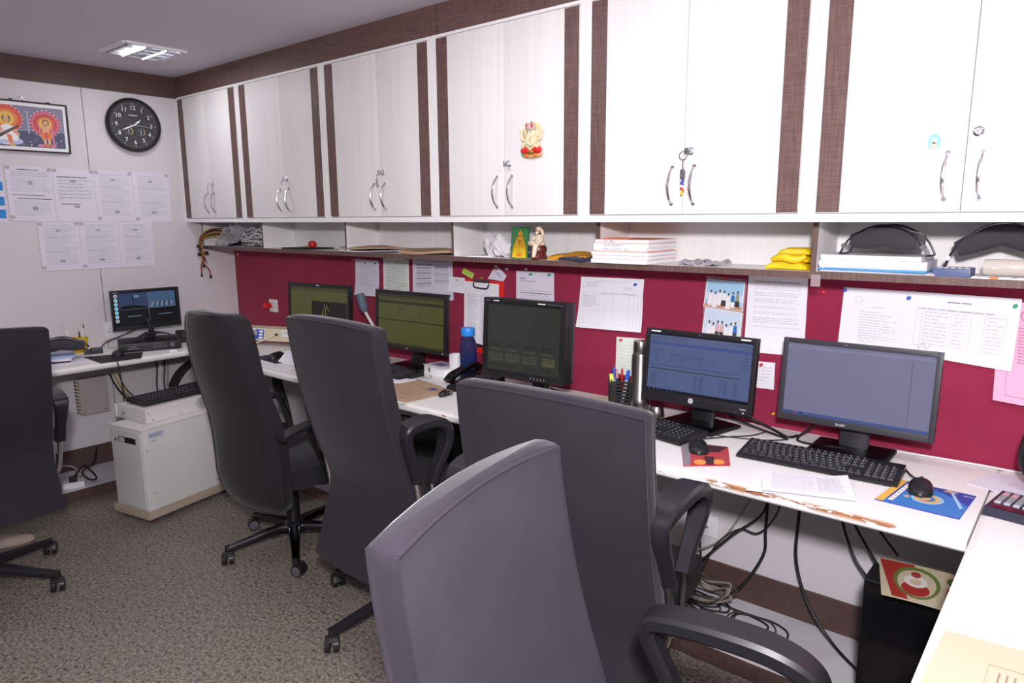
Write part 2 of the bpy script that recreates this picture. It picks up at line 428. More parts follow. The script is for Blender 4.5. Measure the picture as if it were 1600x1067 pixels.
# ------------------------------------------------------------------ wall cabinets
ZB, ZD0, ZD1, ZT = 1.4694, 1.4945, 2.203, 2.218
UNITS = [.0, .715, 1.495, 2.255, 3.01, 3.78, 4.54]
SEAMS = [.356, 1.134, 1.90, 2.643, 3.392, 4.157]
def handle(mb, x, zc, h=.115):
    pts = [(x, -.315, zc+h/2), (x-.002, -.331, zc+h/2-.018), (x-.003, -.341, zc+.012), (x-.003, -.341, zc-.012), (x-.002, -.331, zc-h/2+.018), (x, -.315, zc-h/2)]
    mb.m(CHROME).tube(pts, lambda f: .0036+.0016*math.sin(PI*f), 8, 4)
    for s in (-1, 1): mb.cyl((x, -.313, zc+s*h/2), (x, -.318, zc+s*h/2), .0065, n=10)
CAB = ['white laminate wall cabinet in the room corner, nearest the clock',
       'white wall cabinet with a white-tagged key hanging at its lock',
       'white wall cabinet above the two olive-screened monitors, key dangling from its lock',
       'white wall cabinet with the red and gold elephant-headed figure on its door',
       'white wall cabinet with a ring of keys and beads hanging in its lock',
       'white wall cabinet with a small faded blue sticker beside its handle']
for i in range(6):
    x0, x1, xm = UNITS[i], UNITS[i+1], SEAMS[i]
    t = thing('wall_cabinet', CAB[i], 'cabinet', ((x0+x1)/2, -.0, ZB), group='white wall cabinets with brown stripes'); ox = (x0+x1)/2
    def L(mb):                                  # to the cabinet's own frame
        bmesh.ops.translate(mb.bm, vec=(-ox, 0, -ZB), verts=mb.bm.verts); return mb
    b = MB().m(FRAME).box(x0+.0005, x1-.0005, -.300, -.001, ZB, ZT-.0005)
    e = .024
    b.box(x0+.0005, x0+e, -.3116, -.3, ZB, ZT-.0005).box(x1-e, x1-.0005, -.3116, -.3, ZB, ZT-.0005)
    b.box(x0+e, x1-e, -.3116, -.3, ZB, ZD0-.003).box(x0+e, x1-e, -.3116, -.3, ZD1+.003, ZT-.0005)
    part(L(b), 'carcass', t, smooth=False)
    for s, (a, c) in enumerate(((x0+e+.002, xm-.0012), (xm+.0012, x1-e-.002))):
        d = part(L(MB().m(LAM).box(a, c, -.3145, -.3006, ZD0, ZD1, bev=.0012)), 'door', t)
        q = .062
        sa, sc = ((a, a+q) if s == 0 else (c-q, c))
        part(L(MB().m(BROWN).box(sa+.0005, sc, -.3154, -.3146, ZD0+.002, ZD1-.002)), 'stripe', d, label='dark brown vertical stripe', smooth=False)
        hb = MB(); handle(hb, xm+(-.038 if s == 0 else .038), 1.585)
        part(L(hb), 'handle', d, label='curved chrome handle')
        if s == 1:
            lb = MB().m(CHROME).lathe([(.0125, 0), (.0125, -.002), (.0105, -.004), (.009, -.0045), (.0075, -.009), (.0075, -.011)], (xm+.022, -.3145, 1.69), 18, 'Y')
            lb.m(BLK).box(xm+.0213, xm+.0227, -.3262, -.3252, 1.686, 1.694)
            part(L(lb), 'lock', d, label='round chrome cam lock')

# keys in the locks
def key(name, label, x, z, blade=True, tag_m=None, ring=False, drop=.03, beads=False):
    t = thing(name, label, 'key', (x, -.326, z))
    mb = MB().m(CHROME).cyl((0, .001, 0), (0, -.012, 0), .0032, n=10).box(-.009, .009, -.0135, -.0115, -.009, .009, bev=.0009)
    part(mb, 'key_bow', t)
    if ring:
        r = MB().m(DCHROME); r.tube([(-.013+.013*math.cos(a), -.013, -.014+.013*math.sin(a)) for a in [2*PI*k/10 for k in range(10)]], .0012, 6, 3, True)
        part(r, 'ring', t)
        z0 = -.027
    else: z0 = -.008
    if drop:
        r = MB().m(DCHROME)
        r.tube([(-.012, -.0135, z0), (-.013, -.014, z0-drop*.5), (-.011, -.0135, z0-drop)], .0013, 6, 3)
        r.m(tag_m or CHROME).box(-.021, -.003, -.0145, -.012, z0-drop-.028, z0-drop+.001, bev=.0006)
        part(r, 'hanging_key', t)
    if beads:
        b = MB(); zz = z0-drop-.028
        for k, mt in enumerate((DCHROME, BLUE, mat('violet', '#4b47a5', .4), BLUE, WHITE, RED, ORANGE, YELLOW, YELLOW)):
            b.m(mt).blob((-.012+.004*math.sin(k*2.3), -.014, zz-k*.006), .0045, .0045, .0042, 8, 6)
        part(b, 'bead_charm', t)
key('cabinet_key', 'small steel key left in the lock of the corner wall cabinet', .378, 1.69, drop=.022)
key('cabinet_key', 'key with a white plastic tag hanging at the second cabinet from the corner', 1.156, 1.69, drop=.024, tag_m=WHITEP)
key('cabinet_key', 'thin key hanging from the lock above the olive-screened monitors', 1.922, 1.69, drop=.024)
key('cabinet_key', 'key stub sticking sideways out of the lock below the elephant-headed figure', 2.665, 1.69, drop=0)
key('key_ring', 'key ring with blue, orange and yellow beads hanging in a cabinet lock', 3.414, 1.69, ring=True, drop=.03, beads=True)

# elephant-headed figure and the small sticker
def relief(root, name, pieces, base):
    for nm, mts in pieces:
        mb = MB()
        for fn in mts: fn(mb)
        part(mb, nm, root)
t = thing('door_ornament', 'painted elephant-headed deity ornament stuck on a white cabinet door', 'ornament', (2.782, -.3146, 1.706))
mb = MB().m(mat('cream_gold', '#dcc07c', .4)).lathe([(.001, 0), (.043, 0), (.043, -.004), (.036, -.007), (.001, -.008)], (0, 0, .085), 24, 'Y'); part(mb, 'halo', t)
CRM = mat('ivory', '#dccba8', .45)
mb = MB().m(CRM).blob((0, -.008, .05), .03, .012, .035).blob((0, -.012, .085), .022, .012, .022).blob((-.024, -.008, .086), .013, .005, .016).blob((.025, -.008, .086), .013, .005, .016)
mb.tube([(0, -.022, .082), (-.004, -.026, .066), (-.002, -.027, .05), (.01, -.026, .044), (.014, -.024, .05)], lambda f: .0075-.004*f, 8, 4)
for s in (-1, 1):
    mb.tube([(s*.022, -.01, .062), (s*.042, -.012, .066), (s*.045, -.012, .09)], .006, 8, 4).tube([(s*.02, -.012, .055), (s*.038, -.016, .045), (s*.03, -.02, .036)], .006, 8, 4)
    mb.blob((s*.046, -.012, .097), .007, .005, .009)
mb.m(BLK).blob((-.008, -.0235, .091), .002, .001, .002).blob((.008, -.0235, .091), .002, .001, .002)
part(mb, 'body', t)
mb = MB().m(RED).blob((-.026, -.012, .026), .024, .01, .013).blob((.026, -.012, .026), .024, .01, .013).m(GOLD).blob((0, -.014, .018), .02, .008, .008); part(mb, 'robe', t)
mb = MB().m(mat('pale_silver', '#b5aca6', .4)).lathe([(.019, 0), (.021, .005), (.019, .012), (.015, .021), (.007, .027), (.003, .033), (.001, .034)], (0, -.01, .098), 14).m(RED).blob((-.012, -.024, .112), .004, .004, .011).blob((.012, -.024, .112), .004, .004, .011).blob((0, -.026, .105), .005, .004, .004); part(mb, 'crown', t)
mb = MB().m(mat('rose_gold', '#cf9c6a', .4)).blob((0, -.006, .008), .05, .008, .011).m(GREEN).blob((-.04, -.012, .014), .007, .005, .006).m(ORANGE).blob((.02, -.013, .006), .01, .004, .005).blob((-.02, -.013, .006), .01, .004, .005); part(mb, 'base', t)
sh = Sheet((4.070, -.3147, 1.692), (4.100, -.3147, 1.692), (4.100, -.3147, 1.648), (4.070, -.3147, 1.648), lift=.0006)
mb = MB(); sh.disc(mb, mat('pale_aqua', '#86cbe0', .6), .5, .5, .5, .5, 0); sh.disc(mb, mat('pale_pink_print', '#f0d8d0', .6), .5, .42, .2, .16, .0003); sh.shape(mb, mat('pale_rose_print', '#e3b3a8', .6), [(.3, .95), (.25, .7), (.4, .5), (.6, .5), (.75, .7), (.7, .95)], .0003)
tag(mb.build('door_sticker'), 'small faded oval blue sticker on the door of the last cabinet', 'sticker')

# ------------------------------------------------------------------ open shelf under the cabinets and pin board
DS = .215
t = thing('wall_shelf', 'long open white shelf with brown edging under the wall cabinets', 'shelf', (0, 0, 0))
mb = MB().m(FRAME).box(.001, 4.54, -DS+.0015, -.001, 1.300, 1.32)
part(mb, 'shelf_board', t, smooth=False)
part(MB().m(EDGE).box(.001, 4.54, -DS, -DS+.0013, 1.2995, 1.3203), 'edging', t, label='brown edging strip', smooth=False)
part(MB().m(LAM).box(.012, 4.54, -.007, -.001, 1.3205, ZB-.0005), 'back_panel', t, smooth=False)
for k, x in enumerate([.009] + UNITS[1:]):
    w = .009 if k > 3 else .006
    mb = MB().m(LAM).box(x-w+.001, x+w-.001, -DS+.0015, -.0075, 1.3205, ZB-.0005).m(EDGE).box(x-w+.001, x+w-.001, -DS, -DS+.0014, 1.3205, ZB-.0005)
    part(mb, 'divider', t, smooth=False)
tag(MB().m(FELT).box(.002, 5.3, -.0045, -.0003, .752, 1.2995).build('pin_board', smooth=False), 'long maroon felt pin board along the wall behind the desk', 'pin board')

# ------------------------------------------------------------------ worktops
def worktop(name, label, mt, outline, edge_pts):
    mb = MB().m(mt); mb.prism([(x, y, .718) for x, y in outline], (0, 0, .032), bev=.007)
    return tag(mb.build(name, ang=.9), label, 'desk')
mb = MB().m(WORN)
n = 220                                        # long counter with a rounded nose
prof = [(-.006, .75), (-.585, .75), (-.600, .7488), (-.608, .744), (-.6105, .735), (-.608, .724), (-.602, .7185), (-.59, .717), (-.006, .717)]
mb.loft([[V((.002+(4.2775-.002)*k/n, y, z)) for y, z in prof] for k in range(n+1)])
tag(mb.build('desk_counter'), 'long white counter desk with chipped brown front edge along the maroon board', 'desk')
mb = MB().m(DESK)
profL = [(.002, .75), (.485, .75), (.5, .7488), (.506, .744), (.5085, .735), (.506, .724), (.5, .7185), (.49, .717), (.002, .717)]
mb.loft([[V((x, y, z)) for x, z in profL] for y in (-.6125, -1.2, -2.2, -3.4)])
tag(mb.build('desk_counter', ang=.7), 'white counter desk below the wall clock, holding the camera recorder', 'desk')
mb = MB().m(DESK)
profR = [(4.92, .75), (4.3, .75), (4.288, .7488), (4.281, .744), (4.2795, .735), (4.281, .724), (4.288, .7185), (4.3, .717), (4.92, .717)]
mb.loft([[V((x, y, z)) for x, z in profR] for y in (-.006, -.6, -1.2, -1.75)])
r = mb.build('desk_return', ang=.7); tag(r, 'white return desk at the corner with a large calculator on it', 'desk')
part(MB().m(LAM).box(4.88, 4.91, -1.72, -.02, .061, .716).box(4.88, 4.91, -1.72, -.4, .0, .0605), 'side_panel', r, smooth=False)
part(MB().m(DKRED).box(4.2788, 4.2794, -1.74, -.62, .7225, .7245), 'edge_line', r, label='thin dark red line under the front edge', smooth=False)
# ------------------------------------------------------------------ office chairs (local frame: faces +y, origin on the floor under the gas column)
BACK = [(0, -.345), (-.03, -.343), (-.07, -.339), (-.13, -.330), (-.24, -.310), (-.36, -.280), (-.50, -.236), (-.58, -.206), (-.64, -.203), (-.70, -.218), (-.80, -.252), (-.87, -.285), (-.89, -.29)]
def cover_ring(z, y, w, t, bow, n=9):
    # closed loop: rear face left to right, front face right to left; bow curves the slab around the sitter
    ring = []
    for k in range(n): u = -1+2*k/(n-1); ring.append(V((u*w/2, y+bow*u*u, z)))
    ring.append(V((w/2+.006, y+bow+t*.5, z)))
    for k in range(n): u = 1-2*k/(n-1); ring.append(V((u*(w/2-.004), y+t+bow*u*u, z)))
    ring.append(V((-w/2-.006, y+bow+t*.5, z)))
    return ring
def five_star(root, zrot, R=.315, mt=ARMM, hub=.095, ringed=False):
    for k in range(5):
        a = zrot+k*2*PI/5; d = V((math.cos(a), math.sin(a), 0)); s = V((-d.y, d.x, 0))
        leg = MB().m(mt).strip([d*.03+V((0, 0, hub)), d*.12+V((0, 0, hub-.004)), d*(R*.7)+V((0, 0, hub-.018)), d*R+V((0, 0, hub-.03))], s, lambda f: .052-.02*f, lambda f: .036-.012*f)
        leg.cyl(d*R+V((0, 0, hub-.04)), d*R+V((0, 0, hub-.016)), .014, n=12)
        lg = part(leg, 'base_leg', root)
        a2 = a+random.uniform(-1.3, 1.3); f = V((math.cos(a2), math.sin(a2), 0)); q = V((-f.y, f.x, 0)); c = d*R+f*.014+V((0, 0, .0275))
        cb = MB().m(CASTM)
        for sg in (-1, 1):
            cb.m(CASTM).cyl(c+q*sg*.007, c+q*sg*.024, .027, .025, 20)
            cb.m(WHITEP if ringed and k == 2 else DGREY).lathe([(.02, .0), (.02, .002), (.014, .003), (.001, .003)], (0, 0, 0), 4) if False else None
            cb.m(MIDGREY if not (ringed and k == 2) else WHITEP).loft([cb.ring(c+q*sg*.0242, f, V((0, 0, 1)), .021, .021, 18), cb.ring(c+q*sg*.0252, f, V((0, 0, 1)), .017, .017, 18)]) if ringed else cb.m(DGREY).loft([cb.ring(c+q*sg*.0242, f, V((0, 0, 1)), .016, .016, 16), cb.ring(c+q*sg*.0256, f, V((0, 0, 1)), .012, .012, 16)])
        cb.m(CASTM).strip([c-f*.026+V((0, 0, .004)), c-f*.012+V((0, 0, .026)), c+f*.006+V((0, 0, .029)), c+f*.022+V((0, 0, .018))], q, .044, .004)
        cb.cyl(d*R+V((0, 0, .03)), d*R+V((0, 0, hub-.038)), .006, n=8)
        part(cb, 'caster', lg)
def gas_column(root, zs, hub=.095):
    mb = MB().m(BLK).lathe([(.045, hub-.025), (.05, hub), (.045, hub+.02), (.03, hub+.03), (.029, hub+.14), (.03, hub+.142), (.03, zs-.16), (.02, zs-.159), (.02, zs-.125)], n=20)
    part(mb, 'gas_column', root)
    mb = MB().m(BLKM).box(-.09, .09, -.12, .12, zs-.128, zs-.092, bev=.01).cyl((.08, .03, zs-.115), (.2, .05, zs-.12), .006, n=8).box(.18, .235, .035, .065, zs-.126, zs-.112, bev=.004)
    part(mb, 'tilt_mechanism', root)
def loop_arm(root, s, za, zs, xo, ya=0., al=1.):
    # teardrop arm loop of black plastic on two chrome tubes
    sd = V((1, 0, 0)); P = lambda y, z, dx=0: V((s*(xo+dx), y*al+ya, z))
    mb = MB().m(ARMM)
    mb.strip([P(-.045, za-.19), P(-.075, za-.125), P(-.115, za-.045), P(-.112, za-.012), P(-.07, za), P(.02, za+.004), P(.12, za-.004), P(.185, za-.03), P(.205, za-.07), P(.175, za-.12), P(.11, za-.175), P(.075, za-.215)], sd,
             lambda f: .040+.034*math.sin(PI*min(1, max(0, (f-.12)/.75))), lambda f: .028+.009*math.sin(PI*f), 6)
    a = part(mb, 'armrest', root)
    mb = MB().m(CHROME).tube([P(-.05, za-.17), P(-.02, za-.26), P(.0, zs-.075, -.01), P(.0, zs-.1, -.05), P(0, zs-.1, -.2)], .0095, 10, 5)
    mb.tube([P(.08, za-.205), P(.085, za-.26), P(.075, zs-.075, -.01), P(.07, zs-.1, -.05), P(.06, zs-.1, -.2)], .0095, 10, 5)
    part(mb, 'arm_tube', a, label='chrome arm tube')
def slip_chair(label, x, y, face, H, Wd=.53, za=.76, zs=.5, rot=.3, lat=0., xo=.33, mt=FAB, arms=True, by=0., R=.315, ya=0., cut=1., al=1., btw=0., roll=0.):
    t = thing('office_chair', label, 'chair', (x, y, 0), math.radians(face-90), 'grey slip-covered office chairs')
    mb = MB().m(mt); tk = .052; bow = .018; rings = []
    for dz, yy in BACK:
        dz *= cut
        wd = Wd*(1-.03*max(0, (-dz-.7))/.2); rings.append(cover_ring(H+dz, yy+by, wd, tk, bow))
    # softly crowned top of the cover
    top = [cover_ring(H+.006, -.343+by, Wd-.008, tk-.006, bow), cover_ring(H+.010, -.336+by, Wd-.03, tk-.022, bow)]
    for r in top:
        for v in r: v.z += .014*(1-(2*v.x/Wd)**2)
    for v in rings[0]: v.z += .012*(1-(2*v.x/Wd)**2)
    for r in rings:
        for v in r: v.x += lat
    for r in top:
        for v in r: v.x += lat
    mb.loft(list(reversed(top))+rings)
    BT = Matrix.Translation((lat, -.345+by, .6)) @ Matrix.Rotation(math.radians(btw), 4, 'Z') @ Matrix.Rotation(math.radians(roll), 4, 'Y') @ Matrix.Translation((-lat, .345-by, -.6))
    mb.bm.transform(BT)
    bk = part(mb, 'backrest_cover', t, ang=1.0)
    sm = MB().m(mt)                              # piped seams of the cover
    for yo, zz in ((0, 0),):
        sm.tube([V((lat+u*Wd/2, -.3445+by+bow*u*u, H+.012*(1-u*u))) for u in [-1+k*.25 for k in range(9)]], .0032, 6, 2)
        sm.tube([V((lat+u*(Wd/2-.004), -.3445+by+tk+bow*u*u, H+.012*(1-u*u))) for u in [-1+k*.25 for k in range(9)]], .0032, 6, 2)
    for s in (-1, 1):
        sm.tube([V((lat+s*(Wd/2-.003), yy+tk+bow+by, H+dz*cut)) for dz, yy in BACK[:11]], .003, 6, 2)
        sm.tube([V((lat+s*(Wd/2), yy+bow+by, H+dz*cut)) for dz, yy in BACK[:11]], .0025, 6, 2)
    sm.bm.transform(BT); part(sm, 'seam', bk)
    b = bmesh.new(); bmesh.ops.create_cube(b, size=1)
    bmesh.ops.subdivide_edges(b, edges=b.edges, cuts=6, use_grid_fill=True)
    for v in b.verts:
        u = v.co*2; sx, sy = u.x, u.y
        k = (1-.12*abs(sy)**4); j = (1-.12*abs(sx)**4)
        zz = u.z*.046*(1-.28*max(abs(sx), abs(sy))**6)
        drop = -.028*max(0, (sy-.55))/.45
        v.co = V((sx*k*Wd*.48, .045+sy*j*.225, zs-.046+zz+drop))
    st = MB().m(SEATM); st.join(b); part(st, 'seat', t, ang=1.2)
    part(MB().m(BLKM).box(-.2, .2, -.16, .22, zs-.098, zs-.09, bev=.003), 'seat_pan', t)
    part(MB().m(BLKM).strip([(0, -.05, zs-.11), (0, -.16, zs-.09), (0, -.19+by, zs), (0, -.175+by, zs+.12)], (1, 0, 0), .07, .012), 'back_bracket', t)
    gas_column(t, zs); five_star(t, rot-math.radians(face-90), R)
    if arms:
        for s in (-1, 1): loop_arm(t, s, za, zs, xo, ya, al)
    return t
slip_chair('grey slip-covered chair in the front, facing the return desk, its padded side towards the viewer', 3.995, -1.565, 10, 1.050, Wd=.49, za=.70, zs=.46, rot=.2, roll=1.3, mt=FABL)
slip_chair('grey slip-covered chair pulled up to the counter behind the front chair, with a looped arm', 3.43, -.842, 97, 1.066, Wd=.525, za=.825, zs=.53, rot=.85, xo=.285, ya=-.175, al=.9, btw=-3.5, roll=.8)
slip_chair('grey slip-covered chair in front of the leftmost olive-screened monitor, pinched at the waist', 2.545, -.765, 89, 1.148, Wd=.485, za=.825, zs=.54, rot=-1.63, ya=-.165, R=.36, al=.55, xo=.257, btw=-1)
slip_chair('dark grey slip-covered chair facing the clock wall, cut off by the picture edge', 1.08, -1.80, 178, 1.08, za=.76, zs=.5, rot=.72, cut=.82)

# black mesh chair with a rounded back
t = thing('office_chair', 'black fabric office chair with rounded headrest and chrome base next to the white rack cabinet', 'chair', (1.72, -.75, 0), math.radians(10))
bp = [(1.125, -.335, .26), (1.12, -.328, .32), (1.10, -.32, .385), (1.06, -.318, .42), (.98, -.310, .44), (.88, -.296, .44), (.78, -.270, .455), (.68, -.240, .47), (.58, -.222, .485), (.48, -.215, .49), (.40, -.215, .485), (.33, -.205, .46), (.285, -.19, .40), (.262, -.17, .30)]
BT = Matrix.Translation((-.012, -.06, 0)) @ Matrix.Translation((0, -.3, 0)) @ Matrix.Rotation(math.radians(-6), 4, 'Z') @ Matrix.Translation((0, .3, 0))
mb = MB().m(FABB); bp = [(z, y, w*.91) for z, y, w in bp]; mb.loft([cover_ring(z, y, w, .075-.02*abs(z-.7), .03) for z, y, w in bp]); mb.bm.transform(BT)
bk = part(mb, 'backrest', t, ang=1.3)
sm = MB().m(FABB)
for s in (-1, 1): sm.tube([V((s*(w/2+.003), y+.05, z)) for z, y, w in bp[2:12]], .004, 6, 2)
sm.bm.transform(BT); part(sm, 'seam', bk)
b = bmesh.new(); bmesh.ops.create_cube(b, size=1); bmesh.ops.subdivide_edges(b, edges=b.edges, cuts=6, use_grid_fill=True)
for v in b.verts:
    u = v.co*2; v.co = V((u.x*(1-.14*abs(u.y)**4)*.245, .045+u.y*(1-.12*abs(u.x)**4)*.24, .405+u.z*.06*(1-.3*max(abs(u.x), abs(u.y))**6)))
st = MB().m(FABB); st.join(b); part(st, 'seat', t, ang=1.2)
gas_column(t, .46); five_star(t, -1.815-math.radians(10), .295, DCHROME, ringed=True)
for s in (-.84, .98):
    dy = .14 if s < 0 else 0
    mb = MB().m(ARMM).strip([(s*.285, -.29+dy, .635), (s*.285, -.22+dy, .648), (s*.285, -.05+dy, .655), (s*.285, .03+dy, .645)], (1, 0, 0), .058, .024)
    a = part(mb, 'armrest', t)
    mb = MB().m(BLK).strip([(s*.285, -.02, .64), (s*.29, -.0, .54), (s*.27, .02, .38), (s*.2, .0, .345)], (0, 1, 0), .05, .018)
    mb.strip([(s*.285, -.13, .64), (s*.29, -.09, .54), (s*.27, -.02, .38), (s*.2, .0, .345)], (0, 1, 0), .045, .016)
    part(mb, 'arm_support', a)
mb = MB().m(DCHROME).tube([(.1, .08, .33), (.17, .1, .31), (.2, .1, .26), (.18, .1, .24), (.15, .1, .27), (.17, .1, .31)], .003, 6, 4)
part(mb, 'lever', t)
# ------------------------------------------------------------------ on the clock wall
def wsheet(y0, y1, z0, z1, dz=0., lift=.001, curl=None):        # sheet on the wall x = 0
    return Sheet((0, y0, z1+dz), (0, y1, z1), (0, y1, z0), (0, y0, z0+dz), lift=lift, curl=curl)
t = thing('wall_clock', 'round black wall clock with white numerals and two small dials', 'clock', (0, -.579, 2.031))
part(MB().m(mat('clock_case', '#0f0e11', .3)).lathe([(.10, .001), (.15, .001), (.152, .012), (.153, .028), (.148, .036), (.139, .036), (.133, .024), (.001, .024)], n=48, axis='X'), 'case', t, ang=.8)
fc = Sheet((.0245, -.13, .13), (.0245, .13, .13), (.0245, .13, -.13), (.0245, -.13, -.13), lift=0)
mb = MB(); fc.disc(mb, mat('clock_face', '#131317', .5), .5, .5, .5, .5, .0002, 48)
for k in range(60):
    a = 2*PI*k/60; d = (math.sin(a), math.cos(a)); w = .006 if k % 5 == 0 else .002
    mb.m(WHITE if k % 5 == 0 else INKL); r0, r1 = (.116, .123) if k % 5 == 0 else (.119, .123); q = (d[1]*w/2*.5, -d[0]*w/2*.5)
    mb.poly([(.0251, d[0]*r0-q[0], d[1]*r0-q[1]), (.0251, d[0]*r0+q[0], d[1]*r0+q[1]), (.0251, d[0]*r1+q[0], d[1]*r1+q[1]), (.0251, d[0]*r1-q[0], d[1]*r1-q[1])])
for k in range(1, 13):
    a = 2*PI*k/12; mb.m(WHITE).text(str(k), (.0248, math.sin(a)*.097, math.cos(a)*.097), (0, 1, 0), (0, 0, 1), .034)
mb.m(WHITE)
for k in range(9): mb.box(.0249, .0252, -.024+k*.0052, -.0205+k*.0052, .052+.002*math.sin(k*2), .057+.002*math.cos(k*3))
for c, col in ((-.033, YELLOW), (.036, mat('coral', '#d98a70', .5))):
    mb.m(DGREY); mb.poly([(.0249, c+.024*math.cos(2*PI*k/24), -.036+.024*math.sin(2*PI*k/24)) for k in range(24)])
    for k in range(9):
        a = PI*.75-k*PI*1.5/8; mb.m(LGREY).box(.0251, .0252, c+.019*math.cos(a)-.001, c+.019*math.cos(a)+.001, -.036+.019*math.sin(a)-.001, -.036+.019*math.sin(a)+.001)
    mb.m(col); pts = [-PI*.3+k*PI*.6/8 for k in range(9)]
    for a, b in zip(pts, pts[1:]): mb.poly([(.0252, c+r*math.cos(q), -.036+r*math.sin(q)) for r, q in ((.021, a), (.024, a), (.024, b), (.021, b))])
    mb.m(WHITE).box(.0252, .0254, c-.001, c+.001, -.05, -.026)
part(mb, 'dial', t, smooth=False)
def hand(a, L, w, back, mt, x):
    d = V((0, math.sin(a), math.cos(a))); s = V((0, math.cos(a), -math.sin(a)))
    return MB().m(mt).prism([V((x, 0, 0))-d*back-s*w*.5, V((x, 0, 0))-d*back+s*w*.5, V((x, 0, 0))+d*L*.6+s*w, V((x, 0, 0))+d*L, V((x, 0, 0))+d*L*.6-s*w], (.0006, 0, 0))
part(hand(2*PI*1.69/12, .052, .005, .008, WHITE, .026), 'hour_hand', t)
part(hand(2*PI*41/60, .082, .004, .01, WHITE, .0272), 'minute_hand', t)
part(hand(2*PI*15.7/60, .105, .0012, .03, LGREY, .0284), 'second_hand', t)
part(MB().m(mat('clock_glass', '#ffffff', .6, alpha=.02, spec=.0)).lathe([(.1385, .0335), (.001, .0345)], n=40, axis='X'), 'glass', t)

# framed print of three seated and standing deities, simplified
t = thing('framed_picture', 'framed colourful print of haloed deities hung beside the clock', 'picture', (.004, -1.212, 1.847), rot=(0, math.radians(2.5), 0))
hw, hh = .288, .258
mb = MB().m(BLK)
for y0, y1, z0, z1 in ((-hw, hw, 0, .008), (-hw, hw, hh-.008, hh), (-hw, -hw+.008, .008, hh-.008), (hw-.008, hw, .008, hh-.008)): mb.box(0, .014, y0, y1, z0, z1)
part(mb, 'frame', t, smooth=False)
sh = Sheet((.0015, -hw+.008, hh-.008), (.0015, hw-.008, hh-.008), (.0015, hw-.008, .008), (.0015, -hw+.008, .008), lift=0)
mb = MB(); sh.body(mb, WHITE, .005, 1)
LIL = mat('print_lilac', '#7d7794', .6); NAVY = mat('print_navy', '#2a3260', .6); PEACH = mat('print_peach', '#e0a878', .6); CRIM = mat('print_crimson', '#c2263c', .6); PNK = mat('print_pink', '#e0789a', .6); LBL = mat('print_pale_blue', '#b9c6ea', .6); PY = mat('print_yellow', '#f0c23a', .6); PO = mat('print_orange', '#e8782c', .6); PRD = mat('print_red', '#dd3a26', .6); PGR = mat('print_green', '#3d7a45', .6); BRN = mat('print_brown', '#4a2a22', .6)
sh.rect(mb, LIL, .025, .07, .975, .60); sh.rect(mb, NAVY, .025, .60, .975, .93)
for k in range(26): sh.disc(mb, random.choice((LBL, PNK, LIL)), random.uniform(.05, .95), random.uniform(.1, .55), .006, .012, .0007, 6)
for k in range(40): sh.disc(mb, random.choice((PGR, PY, PO, PNK, NAVY, WHITE)), random.uniform(.04, .96), random.uniform(.74, .91), .006, .012, .0008, 6)
for u in (.325, .675): 
    for k in range(8): sh.disc(mb, LBL, u, .2+k*.06, .007, .022, .0008, 8)
e = .0010
def halo(u, v, r, cols):
    for k, (f, c) in enumerate(cols): sh.disc(mb, c, u, v, r*f, r*f*hw*2/hh*.98, e+.0002*k, 26)
    for k in range(22): a = 2*PI*k/22; sh.disc(mb, WHITE, u+r*math.cos(a), v-r*1.0*hw*2/hh*math.sin(a), .006, .014, e, 8)
halo(.50, .36, .13, ((1, PRD), (.72, PO), (.5, PY)))
halo(.815, .42, .125, ((1, CRIM), (.9, PNK), (.82, CRIM), (.55, PO), (.4, PY)))
halo(.185, .40, .125, ((1, PRD), (.72, PO), (.5, PY)))
e2 = .0022
for k in range(7): a = PI*k/6; sh.shape(mb, LBL if k % 2 else WHITE, [(.50+.13*math.cos(a)*1.05, .82-.1*math.sin(a)), (.50+.07*math.cos(a+.3), .86), (.50+.07*math.cos(a-.3), .86)], e2)
sh.disc(mb, WHITE, .5, .82, .115, .085, e2); sh.disc(mb, LBL, .44, .84, .06, .05, e2+.0001); sh.disc(mb, LBL, .56, .83, .06, .06, e2+.0001)
sh.shape(mb, WHITE, [(.43, .80), (.45, .52), (.50, .47), (.55, .52), (.59, .72), (.57, .82)], e2+.0003)
sh.shape(mb, PEACH, [(.45, .52), (.40, .68), (.42, .70), (.47, .60)], e2+.0004); sh.shape(mb, PEACH, [(.55, .52), (.60, .68), (.58, .71), (.53, .60)], e2+.0004); sh.shape(mb, PEACH, [(.42, .46), (.40, .55), (.44, .60), (.45, .55)], e2+.0004)
sh.shape(mb, PO, [(.49, .68), (.53, .70), (.54, .90), (.51, .91)], e2+.0004); sh.shape(mb, PEACH, [(.515, .84), (.54, .84), (.56, .92), (.51, .93)], e2+.0005)
sh.disc(mb, BRN, .50, .36, .034, .085, e2+.0004); sh.disc(mb, PEACH, .50, .38, .024, .062, e2+.0006); sh.shape(mb, PY, [(.478, .33), (.50, .24), (.522, .33)], e2+.0006)
sh.shape(mb, BRN, [(.41, .70), (.40, .74), (.43, .77), (.465, .72), (.60, .51), (.59, .48), (.45, .66)], e2+.0007)
sh.shape(mb, PEACH, [(.79, .45), (.845, .45), (.85, .62), (.78, .62)], e2); sh.shape(mb, PO, [(.775, .60), (.86, .60), (.865, .74), (.77, .74)], e2+.0002); sh.shape(mb, PRD, [(.80, .60), (.83, .60), (.825, .72), (.805, .72)], e2+.0003)
sh.shape(mb, PEACH, [(.785, .74), (.81, .74), (.815, .87), (.795, .87)], e2); sh.shape(mb, PEACH, [(.825, .74), (.85, .74), (.845, .87), (.825, .87)], e2)
sh.disc(mb, BRN, .817, .39, .03, .07, e2+.0003); sh.disc(mb, PEACH, .817, .395, .02, .05, e2+.0005)
